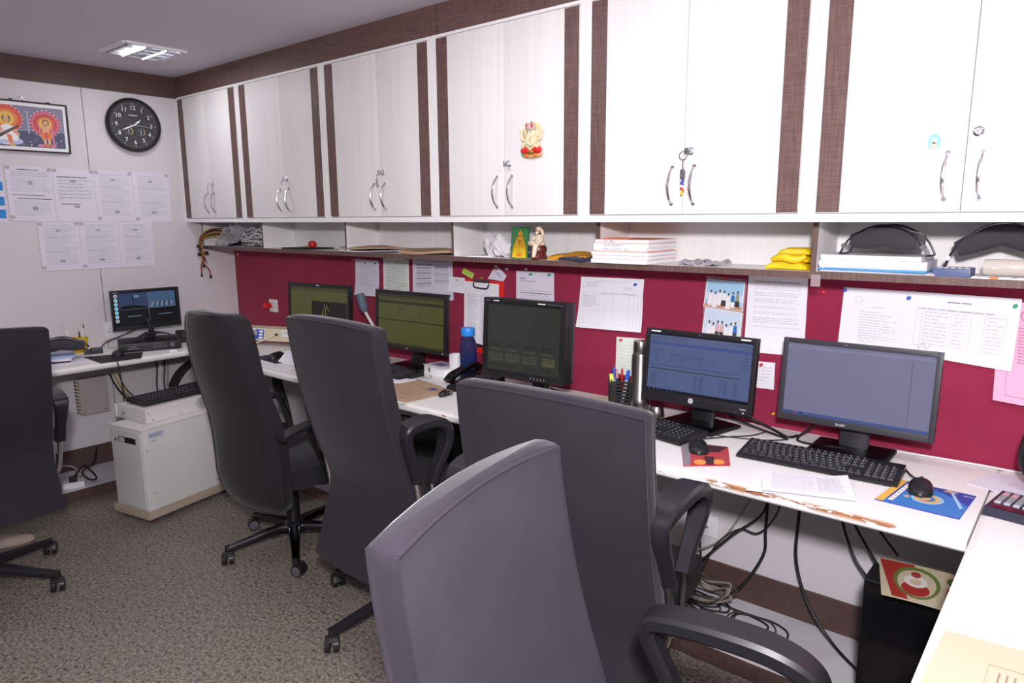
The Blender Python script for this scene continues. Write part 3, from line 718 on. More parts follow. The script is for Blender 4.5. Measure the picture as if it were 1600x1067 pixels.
sh.shape(mb, PNK, [(.86, .46), (.875, .46), (.885, .86), (.87, .86)], e2); sh.shape(mb, PNK, [(.775, .46), (.765, .60), (.755, .60), (.765, .46)], e2)
for u in (.77, .82, .865): sh.disc(mb, PNK if u != .82 else PO, u, .885, .035, .03, e2)
sh.disc(mb, PO, .20, .62, .10, .16, e2); sh.disc(mb, PY, .22, .70, .07, .13, e2+.0002); sh.disc(mb, PGR, .19, .66, .03, .06, e2+.0003); sh.disc(mb, PEACH, .185, .42, .04, .1, e2+.0003)
part(mb, 'print', t, smooth=False)
part(MB().m(mat('picture_glass', '#ffffff', .3, alpha=.04)).box(.0115, .0122, -hw+.008, hw-.008, .008, hh-.008), 'glass', t, smooth=False)
mb = MB().m(BLK).cyl((.006, .03, hh), (.006, .03, hh+.006), .008).cyl((.006, .2, hh), (.006, .2, hh+.004), .01, n=10).m(CHROME).tube([(.004, .075+.012*math.cos(2*PI*k/8), hh+.01+.012*math.sin(2*PI*k/8)) for k in range(8)], .0012, 6, 3, True)
part(mb, 'hanger', t)

def tape(mb, sh, u, v, a=.07, b=.05): sh.rect(mb, TAPE, u-a, v-b, u+a, v+b, .0012)
def typed(y0, y1, z0, z1, kind, dz, label):
    sh = wsheet(y0, y1, z0, z1, dz, lift=.0014+.0005*random.random(), curl=lambda u, v: .0008*(1+math.sin(3*u+2*v)))
    mb = MB(); sh.body(mb, PAPERL)
    if kind == 'form':
        sh.rect(mb, INKD, .25, .055, .72, .068); sh.lines(mb, INK, .1, .95, .1, .2, 3, .3); sh.lines(mb, INKL, .1, .95, .22, .48, 7, .4)
        sh.rect(mb, INKD, .1, .52, .8, .53); sh.rect(mb, INKD, .2, .58, .95, .592); sh.lines(mb, INKL, .12, .9, .63, .92, 7, .35)
        sh.rect(mb, INK, .45, .26, .56, .33); sh.rect(mb, INK, .5, .73, .62, .8)
    elif kind == 'table':
        sh.rect(mb, INKD, .1, .15, .82, .165); sh.table(mb, INKL, [.1, .18, .4, .66, .8, .95], [.2+k*.065 for k in range(7)], .006)
        for k in range(6): sh.lines(mb, INK, .12, .92, .215+k*.065, .255+k*.065, 1, .35)
        sh.rect(mb, INK, .42, .205, .54, .255); sh.rect(mb, INKD, .15, .66, .6, .674); sh.rect(mb, INK, .45, .69, .58, .735)
    else:
        sh.lines(mb, INK, .12, .9, .06, .1, 2, .3); sh.lines(mb, INKL, .14, .92, .12, .9, 22, .36, .5)
        sh.rect(mb, INK, .42, .15, .54, .2); sh.rect(mb, INK, .45, .78, .58, .83)
        sh.lines(mb, INK, .12, .7, .3, .34, 2, .3); sh.lines(mb, INK, .12, .7, .6, .64, 2, .3)
    for u, v in ((.06, .04), (.94, .04), (.05, .93)): 
        if random.random() < .75: tape(mb, sh, u, v, .05, .03)
    tag(mb.build('notice'), label, 'notice', 'typed notices taped to the clock wall')
typed(-1.243, -1.028, 1.480, 1.768, 'form', .006, 'typed notice with a form on it, below the framed picture')
typed(-1.027, -.818, 1.478, 1.766, 'table', .002, 'typed notice with a small table, in the upper row at the wall seam')
typed(-.817, -.612, 1.476, 1.764, 'list', .001, 'typed notice in the upper row below the clock, third from the framed picture')
typed(-.611, -.398, 1.472, 1.762, 'list', .001, 'typed notice in the upper row closest to the room corner')
typed(-1.126, -.924, 1.212, 1.478, 'list', .0, 'typed notice in the lower row, furthest from the room corner')
typed(-.923, -.718, 1.210, 1.476, 'list', .0, 'typed notice in the middle of the lower row of three')
typed(-.717, -.523, 1.209, 1.474, 'list', .0, 'typed notice in the lower row closest to the room corner')
sh = wsheet(-1.50, -1.256, 1.478, 1.765, .004, lift=.0012)
mb = MB(); sh.body(mb, PAPERL); sh.rect(mb, LBLUE, .1, .06, .97, .075); sh.text(mb, LBLUE, 'G', .935, .135, .03)
for v in (.27, .54, .77):
    sh.rect(mb, LBLUE, .08, v, .985, v+.16); sh.lines(mb, PAPERL, .2, .95, v+.03, v+.14, 3, .3, e if False else .2)
tag(mb.build('notice'), 'notice with blue printed boxes at the picture edge below the framed print', 'notice')

# cable bundle hanging from the shelf end
t = thing('cable_harness', 'bundle of coloured power leads with black plugs spilling from the shelf corner', 'cable', (.06, -.20, 1.322))
cols = (mat('lead_yellow', '#b8962a', .5), mat('lead_red', '#8a3a2c', .5), CABLE, mat('lead_brown', '#6b4028', .5))
for k in range(18):
    mt = cols[(0, 2, 1, 2, 3)[k % 5]]; dx = random.uniform(-.02, .03); a = random.uniform(0, .05)
    mb = MB().m(mt).tube([(.14+dx, .06, .05+a), (.06+dx, .0, .06+a), (-.01+dx*.6, -.045, .035+a*.6), (-.025+dx, -.05, -.02), (-.02+dx*.8, -.045+a*.3, -.06-a)], .0026, 6, 5)
    part(mb, 'lead', t)
for (p0, p1, p2, p3) in (((-.02, -.045, -.06), (-.03, -.04, -.10), (-.055, -.04, -.13), (-.058, -.04, -.185)), ((-.02, -.045, -.08), (-.015, -.04, -.115), (.02, -.03, -.15), (.03, -.025, -.19)), ((.0, -.045, -.04), (-.02, -.04, -.08), (-.03, -.04, -.11), (-.02, -.04, -.125))):
    mb = MB().m(cols[1]).tube([p0, p1, p2, p3], .0028, 6, 5).m(cols[3]).tube([V(p)+V((.004, .002, 0)) for p in (p0, p1, p2, p3)], .0022, 6, 5)
    mb.m(BLK).box(p3[0]-.008, p3[0]+.008, p3[1]-.005, p3[1]+.005, p3[2]-.014, p3[2]+.002, bev=.001); part(mb, 'drop_lead', t)
for (x, y, z) in ((-.045, -.05, -.005), (-.04, -.05, -.055), (.03, -.04, -.045), (-.02, -.05, -.02)):
    part(MB().m(BLK).box(x-.016, x+.012, y-.008, y+.008, z-.011, z+.011, bev=.002), 'plug', t)
# ------------------------------------------------------------------ papers and pins on the maroon board (board face at y = -.0045)
def bsheet(tl, tr, br, bl, lift=.001, curl=None):
    f = lambda q: (q[0], -.0046, q[1]); return Sheet(f(tl), f(tr), f(br), f(bl), lift=lift, curl=curl)
def fin(mb, name, label, cat='paper', group='papers on the maroon board'): return tag(mb.build(name), label, cat, group)
cb = lambda a: (lambda u, v: a*(max(0, v-.45)/.55)**2)
sh = bsheet((1.292, 1.266), (1.492, 1.263), (1.488, 1.072), (1.284, 1.070), curl=cb(.012)); mb = MB(); sh.body(mb, PAPERL)
sh.lines(mb, INKL, .2, .92, .12, .75, 13, .4, .5); sh.rect(mb, INKD, .4, .07, .46, .11); sh.rect(mb, INKD, .82, .06, .9, .1)
fin(mb, 'pinned_paper', 'curling typed sheet pinned above the gooseneck microphone')
sh = bsheet((1.530, 1.289), (1.731, 1.288), (1.725, 1.045), (1.521, 1.045)); mb = MB(); sh.body(mb, PAPERG); sh.lines(mb, INK, .1, .88, .08, .95, 20, .36, .4); sh.rect(mb, GREEN, .12, .02, .6, .03)
fin(mb, 'pinned_paper', 'typed sheet with a green heading line, pinned above the olive-screened monitor')
sh = bsheet((1.760, 1.292), (2.043, 1.289), (2.046, 1.092), (1.752, 1.040)); mb = MB(); sh.body(mb, PAPERL)
sh.rect(mb, INK, .1, .06, .9, .075); sh.rect(mb, INK, .1, .13, .5, .17); sh.rect(mb, INK, .55, .17, .9, .2)
for k in range(8): sh.rect(mb, INKL if k % 2 else INK, .1, .2+k*.055, .48, .235+k*.055); sh.rect(mb, INKL if k % 3 else INK, .55, .2+k*.05, .9, .225+k*.05)
fin(mb, 'pinned_paper', 'sheet with dense grey tables, pinned left of the red clipboard')
sh = bsheet((2.020, 1.206), (2.127, 1.204), (2.124, 1.130), (2.014, 1.134), lift=.004, curl=cb(.006)); mb = MB(); sh.body(mb, PAPER); sh.lines(mb, INKL, .4, .95, .2, .6, 5, .25, .4); sh.rect(mb, INKB, .45, .16, .58, .2)
fin(mb, 'pinned_paper', 'small white slip with handwriting touching the red clipboard')
sh = bsheet((2.121, 1.251), (2.189, 1.227), (2.177, 1.203), (2.109, 1.229), lift=.004, curl=cb(.004)); mb = MB(); sh.body(mb, STICKY); sh.lines(mb, mat('sticky_ink', '#8f9c3e', .8), .1, .9, .2, .8, 3, .25)
fin(mb, 'sticky_note', 'tilted yellow-green sticky note above the red clipboard', 'note')
# red clipboard
t = thing('clipboard', 'red clipboard with a white list, hanging on the maroon board', 'clipboard', (2.24, -.0048, .852), group=None)
B = lambda x, z: (x-2.24, -.0005, z-.852)
mb = MB().m(REDB).prism([V(B(2.122, 1.201)), V(B(2.370, 1.199)), V(B(2.368, .85)), V(B(2.112, .850))], (0, -.003, 0)); part(mb, 'board', t, smooth=False)
q = lambda x, z: (x-2.24, -.004, z-.852)
sh = Sheet(q(2.124, 1.190), q(2.343, 1.186), q(2.336, .885), q(2.117, .905), lift=.001, curl=cb(.006)); mb = MB(); sh.body(mb, PAPER); sh.lines(mb, INKL, .1, .4, .2, .95, 26, .4, .4); sh.lines(mb, INKL, .45, .95, .2, .95, 26, .3, .7)
part(mb, 'list_sheet', t)
mb = MB().m(mat('clip_steel', '#6a625f', .35, .9)).box(-.055, .045, -.009, -.004, .336, .349, bev=.002).m(BLK)
mb.tube([(-.05, -.011, .335), (-.047, -.014, .318), (-.03, -.015, .312), (.03, -.015, .310), (.043, -.014, .318), (.046, -.011, .333)], .0035, 8, 4); part(mb, 'clip', t)
mb = MB().m(BLK).box(-.07, .09, -.0075, -.0035, .028, .045); part(mb, 'pen_loop', t)
sh = bsheet((2.328, 1.275), (2.338, 1.262), (2.372, 1.201), (2.276, 1.207), lift=.005, curl=cb(.006))
mb = MB().m(PAPERL).prism([V((x, -.0105, z)) for x, z in ((2.326, 1.275), (2.336, 1.268), (2.360, 1.252), (2.391, 1.226), (2.371, 1.201), (2.276, 1.208))], (0, -.0006, 0))
for k in range(5): mb.m(INK).prism([V((2.315+k*.008, -.0112, 1.245-k*.004)), V((2.317+k*.008, -.0112, 1.246-k*.004)), V((2.345+k*.006, -.0112, 1.225-k*.006+.01)), V((2.343+k*.006, -.0112, 1.224-k*.006+.01))], (0, -.0002, 0))
fin(mb, 'pinned_paper', 'torn fan-shaped scrap pinned over the top corner of the red clipboard')
sh = bsheet((2.443, 1.252), (2.653, 1.253), (2.655, 1.02), (2.441, 1.02)); mb = MB(); sh.body(mb, PAPERL); sh.lines(mb, INKD, .1, .28, .13, .16, 1, .5); sh.lines(mb, INK, .1, .55, .18, .22, 1, .4); sh.lines(mb, INKL, .1, .95, .36, .8, 10, .4, .4); sh.rect(mb, INKL, .12, .40, .95, .415)
fin(mb, 'pinned_paper', 'typed letter pinned behind the thick square monitor')
for k, dx in enumerate((.012, .006, 0)):
    sh = bsheet((2.797-dx*.3, 1.243), (3.087+dx*.2, 1.247), (3.088-dx*1.1, 1.038), (2.777+dx*.4, 1.031), lift=.001+.002*k, curl=cb(.010)); mb = MB(); sh.body(mb, PAPER)
    if k == 2:
        sh.lines(mb, INKL, .1, .3, .1, .2, 3, .4); sh.lines(mb, INKL, .25, .85, .06, .1, 2, .3); sh.lines(mb, INKL, .7, .85, .17, .24, 2, .4); sh.table(mb, INKL, [.04, .1, .33, .43, .55, .8, .87, .93, .97], [.29, .33, .9], .003); sh.lines(mb, INKL, .06, .3, .36, .6, 6, .4, .5); sh.lines(mb, INK, .35, .95, .3, .32, 1, .6)
    fin(mb, 'pinned_paper', ('undermost sheet of the wide stack pinned right of the square monitor', 'middle sheet of the wide stack pinned right of the square monitor', 'top sheet of the wide stack with a faint table, pinned right of the square monitor')[k])
sh = bsheet((2.971, 1.008), (3.10, 1.013), (3.104, .852), (2.967, .856), curl=lambda u, v: .002*(1+math.sin(9*u))*(1-v)); mb = MB(); sh.body(mb, PAPERG); sh.lines(mb, mat('faint_green_line', '#c9d2c6', .8), .1, .95, .2, .9, 8, .2, .1, False)
fin(mb, 'pinned_paper', 'pale green-tinted slip pinned behind the steel flask')
# photo sleeve
t = thing('photo_sleeve', 'clear sleeve with two beach group photographs, pinned above the middle monitor', 'photographs', (3.42, -.0048, 1.03))
q = lambda x, z: (x-3.42, -.0006, z-1.03)
part(MB().m(mat('clear_sleeve', '#d9b9c4', .2, alpha=.25)).prism([V(q(3.344, 1.273)), V(q(3.497, 1.267)), V(q(3.487, 1.03)), V(q(3.334, 1.03))], (0, -.0004, 0)), 'sleeve', t, smooth=False)
SKY = mat('print_sky', '#9fc6e2', .5); SKYP = mat('print_pale_sky', '#c9d8e8', .5); SANDP = mat('print_sand', '#b98f72', .5); FACE = mat('print_face', '#6b4a3c', .6); FB = mat('print_shirt_blue', '#2f6fb4', .6); FW = mat('print_shirt_white', '#e8e4e6', .6); FK = mat('print_dark', '#3a3536', .6); FP = mat('print_shirt_pink', '#d8a9a9', .6); FG = mat('print_shirt_olive', '#8d9482', .6)
def photo(tl, tr, br, bl, sky, seated, name):
    s = Sheet(q(*tl), q(*tr), q(*br), q(*bl), lift=.001); mb = MB(); s.body(mb, WHITE, .0004, 2); s.rect(mb, sky, .02, .02, .98, .98)
    if seated: s.rect(mb, LBLUE if False else SKYP, .02, .45, .98, .7, .0005); s.rect(mb, SANDP, .02, .85, .98, .98, .0006)
    for k, (sh_, pa) in enumerate(((FW, FW), (FW, FK), (FP if not seated else FW, FK), (FP if not seated else FW, FK), (FW, FW), (FB if seated else FW, FW), (FG if seated else FB, FK))):
        u = .16+k*.115; v = .42+.05*math.sin(k*1.9); w = .055
        s.disc(mb, FACE, u, v, .022, .05, .0010, 10); s.disc(mb, BLK, u, v-.03, .021, .025, .0011, 8)
        s.shape(mb, sh_, [(u-w*.7, v+.06), (u+w*.7, v+.06), (u+w, v+.3), (u-w, v+.3)], .0009); s.shape(mb, FW if seated and k < 3 else pa, [(u-w, v+.3), (u+w, v+.3), (u+w*(1.2 if seated else .6), min(.97, v+.5)), (u-w*(1.2 if seated else .7), min(.97, v+.5))], .0008)
    part(mb, name, t)
photo((3.349, 1.262), (3.490, 1.256), (3.486, 1.152), (3.338, 1.160), SKY, True, 'photograph')
photo((3.346, 1.157), (3.487, 1.148), (3.482, 1.035), (3.335, 1.035), SKYP, False, 'photograph')
sh = bsheet((3.502, 1.299), (3.704, 1.2985), (3.707, 1.016), (3.499, 1.010), curl=lambda u, v: .002*v); mb = MB(); sh.body(mb, PAPER); sh.rect(mb, INK, .12, .12, .88, .132)
for a, b, n in ((.17, .23, 3), (.25, .31, 3), (.33, .39, 3), (.42, .46, 2), (.49, .53, 2), (.56, .64, 3), (.67, .69, 1)): sh.lines(mb, INKL, .12, .9, a, b, n, .35, .15)
fin(mb, 'pinned_paper', 'tall typed instruction sheet pinned between the two right-hand monitors')
sh = bsheet((3.525, .980), (3.612, .982), (3.613, .886), (3.525, .884), lift=.0015); mb = MB(); sh.body(mb, PAPER); sh.lines(mb, INKL, .25, .9, .2, .8, 5, .2, .4, False)
fin(mb, 'pinned_card', 'small white handwritten card pinned between the two right-hand monitors', 'card')
sh = bsheet((3.818, 1.259), (4.035, 1.2565), (4.035, 1.068), (3.812, 1.079), lift=.001, curl=cb(.003)); mb = MB(); sh.body(mb, PAPER)
sh.rect(mb, INKL, .4, .31, .56, .325); sh.lines(mb, INKL, .25, .75, .4, .95, 12, .3, .5); sh.disc(mb, INKL, .22, .2, .05, .06, .0003); sh.disc(mb, PAPER, .22, .2, .043, .053, .0005)
fin(mb, 'pinned_paper', 'white letter pinned above the rightmost monitor, nearer the middle monitor')
sh = bsheet((4.012, 1.2575), (4.287, 1.253), (4.282, 1.045), (4.008, 1.066), lift=.003, curl=cb(.006)); mb = MB(); sh.body(mb, PAPER)
sh.lines(mb, INKD, .35, .62, .12, .15, 1, .5); sh.table(mb, INKL, [.07, .13, .41, .59, .71, .9], [.24, .28]+[.28+k*.055 for k in range(1, 11)], .004)
for k in range(10): sh.lines(mb, INKL, .15, .38, .295+k*.055, .325+k*.055, 1, .5, .4); sh.lines(mb, INKL, .43, .55, .295+k*.055, .325+k*.055, 1, .5, .4); sh.lines(mb, INKL, .73, .88, .295+k*.055, .325+k*.055, 1, .5, .4)
sh.lines(mb, INK, .08, .88, .245, .275, 1, .5)
mb.m(INKB).tube([sh.p(u, v, .001) for u, v in ((.08, .86), (.12, .82), (.13, .9), (.17, .8), (.2, .88), (.24, .82))], .0005, 4, 3)
fin(mb, 'pinned_paper', 'white holiday table sheet with ruled columns above the rightmost monitor')
sh = bsheet((4.235, 1.247), (4.40, 1.235), (4.42, .945), (4.247, .957), lift=.0008, curl=cb(.016)); mb = MB(); sh.body(mb, PINK)
PI_ = mat('pink_ink', '#a8657f', .8); sh.lines(mb, PI_, .3, .95, .25, .62, 12, .3, .3); sh.rect(mb, mat('pink_block', '#6e4a58', .8), .45, .76, .95, .92); sh.lines(mb, PINK, .5, .9, .79, .9, 2, .25); sh.rect(mb, PI_, .16, .1, .165, .93); sh.rect(mb, PI_, .16, .93, .95, .935); sh.disc(mb, PI_, .4, .13, .09, .055, .0003); sh.disc(mb, PINK, .4, .13, .075, .045, .0005); sh.disc(mb, PI_, .4, .13, .04, .025, .0006)
fin(mb, 'pinned_paper', 'pink printed notice at the picture edge beside the white table sheet')

def pin(x, z, mt, label, y=-.0075, tilt=0.):
    t = thing('push_pin', label, 'push pin', (x, y, z), group='push pins on the maroon board')
    part(MB().m(mt).lathe([(.0055, 0), (.0055, -.0012), (.003, -.003), (.003, -.008), (.0048, -.0095), (.0048, -.0115), (.003, -.0125)], (0, 0, 0), 12, 'Y'), 'head', t)
    part(MB().m(CHROME).cyl((0, .004, 0), (0, 0, 0), .0006, n=6), 'spike', t)
GP = mat('pin_green', '#1e9c6c', .35); BP = mat('pin_blue', '#2a56c4', .35); RP = mat('pin_red', '#d21f2a', .35); YP = mat('pin_brass', '#c8a23a', .3, .6); WP = mat('pin_clear', '#e6dcdc', .3)
pin(1.541, 1.281, GP, 'green pin in the left corner of the green-headed sheet'); pin(1.713, 1.281, YP, 'yellow pin in the right corner of the green-headed sheet')
pin(1.283, 1.260, YP, 'brass pin at the corner of the curling sheet above the microphone'); pin(1.762, 1.286, YP, 'brass pin at the left corner of the dense table sheet')
pin(2.058, 1.283, YP, 'brass pin just right of the dense table sheet'); pin(2.024, 1.112, BP, 'blue pin at the foot of the dense table sheet')
pin(2.238, 1.210, YP, 'brass pin holding up the red clipboard', -.006); pin(2.330, 1.258, RP, 'red pin in the torn fan-shaped scrap', -.0125); pin(2.392, 1.258, WP, 'clear pin beside the torn scrap', -.006)
pin(2.531, 1.241, GP, 'green pin at the middle of the letter behind the square monitor'); pin(2.633, 1.243, GP, 'green pin at the corner of the letter behind the square monitor'); pin(2.503, 1.262, WP, 'clear pin above the letter behind the square monitor', -.006)
pin(3.057, 1.226, BP, 'blue pin in the wide paper stack', -.0125); pin(2.995, .998, RP, 'red pin in the pale green slip by the steel flask'); pin(3.421, 1.270, RP, 'red pin at the top of the photo sleeve')
pin(3.602, 1.287, RP, 'red pin at the top of the tall instruction sheet'); pin(3.756, 1.239, RP, 'red pin alone on bare felt right of the tall sheet', -.006); pin(3.822, 1.250, BP, 'blue pin in the outer corner of the white letter'); pin(4.007, 1.238, BP, 'blue pin between the white letter and the table sheet', -.0105)
pin(4.274, 1.233, GP, 'green pin in the corner of the holiday table sheet', -.0115); pin(3.566, .971, RP, 'red pin in the small handwritten card'); pin(.056, 1.258, WP, 'white pin at the top corner of the felt by the clock wall', -.006); pin(3.617, .800, YP, 'brass stud low on the felt beside the rightmost monitor', -.006)
# ------------------------------------------------------------------ monitors (screen faces local -y)
def scr(name, c, em=.55): return mat(name, [x*.55 for x in srgb_in(c)], .22, emit=c, es=em)
def srgb_in(h): h = h.lstrip('#'); return [int(h[i:i+2], 16)/255 for i in (0, 2, 4)]
def monitor(label, base, yaw, c, tilt, w, h, bez, depth, draw, stand, bm=BLK, botbez=None, z0=.7505, base_yaw=0., extra=None):
    # base = (x, y) of the foot, c = (x, y, z) of the panel centre in the room
    t = thing('monitor', label, 'monitor', (base[0], base[1], z0), math.radians(yaw), 'computer monitors on the desks')
    R = Matrix.Rotation(-math.radians(yaw), 3, 'Z'); pc = R @ V((c[0]-base[0], c[1]-base[1], 0)); pc.z = c[2]-z0
    T = Matrix.Translation(pc) @ Matrix.Rotation(-math.radians(tilt), 4, 'X')
    bb = botbez or bez; mb = MB().m(bm)
    x0, x1, a0, a1 = -w/2, w/2, -h/2, h/2
    mb.box(x0, x0+bez, 0, .022, a0, a1, bev=.002, M=T).box(x1-bez, x1, 0, .022, a0, a1, bev=.002, M=T).box(x0+bez*.6, x1-bez*.6, 0.0004, .0216, a1-bez, a1, bev=.002, M=T).box(x0+bez*.6, x1-bez*.6, 0.0004, .0216, a0, a0+bb, bev=.002, M=T)
    part(mb, 'bezel', t)
    mb = MB().m(bm).box(x0+.004, x1-.004, .0085, .03, a0+.004, a1-.004, bev=.006, M=T)
    if depth > .05:
        mb.box(x0+.001, x1-.001, .02, depth, a0+.001, a1-.001, bev=.004, M=T).m(MIDGREY)
        k = a0+.014
        while k < a1-.014: mb.box(x1-.0005, x1+.0012, depth-.014, depth-.004, k, k+.003, M=T); k += .0075
    else: mb.box(x0+w*.16, x1-w*.16, .025, depth, a0+h*.14, a1-h*.16, bev=.012, M=T)
    part(mb, 'back_shell', t)
    f = lambda x, z: T @ V((x, .005, z))
    sh = Sheet(f(x0+bez, a1-bez), f(x1-bez, a1-bez), f(x1-bez, a0+bb), f(x0+bez, a0+bb), lift=0)
    mb = MB(); draw(sh, mb); s = part(mb, 'screen', t, smooth=False)
    if extra: 
        mb = MB(); extra(mb, T, x0, x1, a0, a1, bez, bb); part(mb, 'badge', t, smooth=False)
    # neck and foot
    nb = T @ V((0, .03, a0+h*.35)); nk = MB().m(bm)
    if stand == 'slab':
        nk.strip([nb, V((pc.x*.5, max(nb.y, .03)+.005, pc.z-h/2+.03)), V((0, .035, .08)), V((0, .03, .012))], (1, 0, 0), .085, .022); part(nk, 'neck', t)
        M = Matrix.Rotation(math.radians(base_yaw), 4, 'Z')
        ft = MB().m(BLKM).box(-.115, .115, -.085, .085, 0, .012, bev=.005, M=M).m(BLKG).box(-.105, .105, -.078, .078, .0115, .0135, bev=.0008, M=M); part(ft, 'foot', t)
    elif stand == 'round':
        nk.strip([nb, V((0, .05, .12)), V((0, .045, .01))], (1, 0, 0), .075, .03); part(nk, 'neck', t)
        part(MB().m(BLKM).lathe([(.001, 0), (.115, 0), (.12, .004), (.117, .010), (.04, .02), (.001, .022)], n=36), 'foot', t)
    elif stand == 'arch':
        nk.cyl(V((0, .02, .04)), nb, .012, n=12).box(-.014, .014, .012, .03, .03, pc.z-h/2+.03, bev=.003); part(nk, 'neck', t)
        ft = MB().m(DGREY)
        for sgn in (-1, 1): ft.strip([(0, .0, .036), (sgn*.05, -.01, .03), (sgn*.1, -.03, .012), (sgn*.12, -.045, .003)], (0, 1, .1), lambda q: .05-.03*q, .006)
        ft.box(-.03, .03, -.01, .045, .026, .038, bev=.003).box(-.025, .025, .03, .07, 0, .034, bev=.004); part(ft, 'foot', t)
    return t

OL = scr('screen_olive', '#4a4b27', .68); OLD = scr('screen_olive_dark', '#2b2d1c', .68); OLK = scr('screen_black', '#141411', .68); OLL = scr('screen_olive_line', '#8c8a4c', .68); OLM = scr('screen_olive_mid', '#3a3c22', .68)
def dr0(s, mb):
    s.rect(mb, OL, 0, 0, 1, 1, 0); s.rect(mb, OLD, 0, 0, 1, .04); s.rect(mb, OLM, 0, .05, 1, .09); s.rect(mb, OLK, .38, .3, .98, .98)
    mb.m(OLL)
    for p in (((.60, .36), (.605, .42), (.60, .46), (.575, .50), (.575, .9)), ((.64, .36), (.645, .42), (.66, .46), (.69, .5)), ((.62, .46), (.62, .6), (.60, .66), (.60, .92)), ((.57, .55), (.54, .62), (.54, .9))):
        mb.tube([s.p(u, v, .0005) for u, v in p], .0012, 4, 0)
def dr1(s, mb):
    s.rect(mb, OL, 0, 0, 1, 1, 0); s.rect(mb, OLD, 0, 0, 1, .06); s.rect(mb, OLM, 0, .07, 1, .1); s.rect(mb, OLD, 0, .13, 1, .19)
    for u in (.33, .66): s.rect(mb, OLM, u, .2, u+.006, .5)
    s.rect(mb, OLK, 0, .5, 1, .515); s.rect(mb, OLM, 0, .93, 1, .935); s.rect(mb, OLD, 0, .96, 1, 1); s.lines(mb, OLM, .32, .42, .23, .34, 3, .3)
DG = scr('screen_dark_green', '#2f312c', .8); DG2 = scr('screen_dark_icon', '#3d3f36', .8); DG3 = scr('screen_darkest', '#22231f', .8); DG4 = scr('screen_icon_tan', '#4a4837', .8)
def dr2(s, mb):
    s.rect(mb, DG, 0, 0, 1, 1, 0); s.rect(mb, DG3, 0, 0, 1, .02); s.lines(mb, DG3, .05, .4, .03, .06, 1, .4)
    for k in range(4):
        s.lines(mb, DG3, .04+k*.24, .22+k*.24, .58, .66, 4, .5); s.rect(mb, DG2, .04+k*.24, .67, .2+k*.24, .70)
        s.rect(mb, DG4 if k == 3 else DG2, .03+k*.24+.02*(k == 3), .74, .22+k*.24, .86); s.lines(mb, DG3, .05+k*.24, .2+k*.24, .76, .84, 2, .3)
        s.lines(mb, DG3, .03+k*.24, .2+k*.24, .9, .96, 2, .4)
SB = scr('screen_blue', '#55638c', .5); SBD = scr('screen_blue_bar', '#44548c', .5); SBT = scr('screen_text', '#424d70', .5); SBK = scr('screen_task', '#15161f', .5); SBL = scr('screen_green_line', '#26383a', .5); SBC = scr('screen_blue_toolbar', '#59648a', .5)
def dr3(s, mb):
    s.rect(mb, SB, 0, 0, 1, 1, 0); s.rect(mb, SBK, 0, 0, 1, .025); s.rect(mb, SBC, 0, .025, 1, .13); s.rect(mb, SBD, 0, .145, 1, .19)
    for k in range(9): s.rect(mb, SBT, .02+k*.042, .055, .038+k*.042, .08); 
    s.lines(mb, SBT, .02, .38, .1, .12, 1, .5); s.lines(mb, SBT, .84, .98, .07, .1, 1, .4)
    for a, b, v in ((.06, .15, .27), (.4, .56, .25), (.2, .36, .32), (.38, .56, .34), (.62, .66, .38)): s.lines(mb, SBT, a, b, v, v+.05, 3, .3)
    for a in (.07, .22, .33, .5): s.lines(mb, SBT, a, a+.04, .34, .5, 6, .35, .5)
    s.lines(mb, SBT, .02, .9, .53, .56, 2, .5); s.rect(mb, SBL, .02, .60, .9, .614)
    for a, b, n in ((.03, .1, 12), (.47, .51, 8), (.525, .575, 12), (.72, .745, 8), (.76, .80, 12), (.85, .89, 10), (.3, .32, 9)): s.lines(mb, SBT, a, b, .66, .92, n, .45, .2)
    for k in range(6): s.rect(mb, SBT, .92, .2+k*.055, .97, .21+k*.055)
    s.rect(mb, SBD, 0, .935, 1, .945); s.rect(mb, SBK, 0, .952, 1, 1)
    for k in range(7): s.rect(mb, SBD if k > 2 else WHITE if False else SBC, .02+k*.045, .965, .038+k*.045, .99)
SP = scr('screen_violet', '#6d6d88', .76); SP2 = scr('screen_violet_light', '#77778f', .76); SPD = scr('screen_violet_line', '#5b5b78', .76); SPT = scr('screen_taskbar', '#3c4a78', .9)
def dr4(s, mb):
    s.rect(mb, SP, 0, 0, 1, 1, 0); s.rect(mb, SP2, .0, .03, 1, .07); s.lines(mb, SPD, .04, .2, .04, .06, 1, .5); s.lines(mb, SPD, .3, .55, .02, .05, 2, .3); s.lines(mb, SPD, .8, .97, .06, .1, 2, .3)
    s.rect(mb, SPD, .855, .1, .862, .95); s.rect(mb, SPT, 0, .955, 1, 1); s.rect(mb, mat('icon_red', '#a53a48', .4, emit='#a53a48', es=.5), .08, .965, .1, .992)
    for k in (0, 1, 3): s.rect(mb, SBK, .02+k*.035, .965, .04+k*.035, .992)
CV = scr('screen_cctv_blue', '#2b3a5a', .8); CV2 = scr('screen_cctv_mid', '#3d5573', .8); CVK = scr('screen_cctv_black', '#0d0f16', .8); CVL = scr('screen_cctv_line', '#6b7890', .8); CVB = scr('screen_cyan', '#2f9fc8', 1.); CVW = scr('screen_white', '#c9ced6', .9)
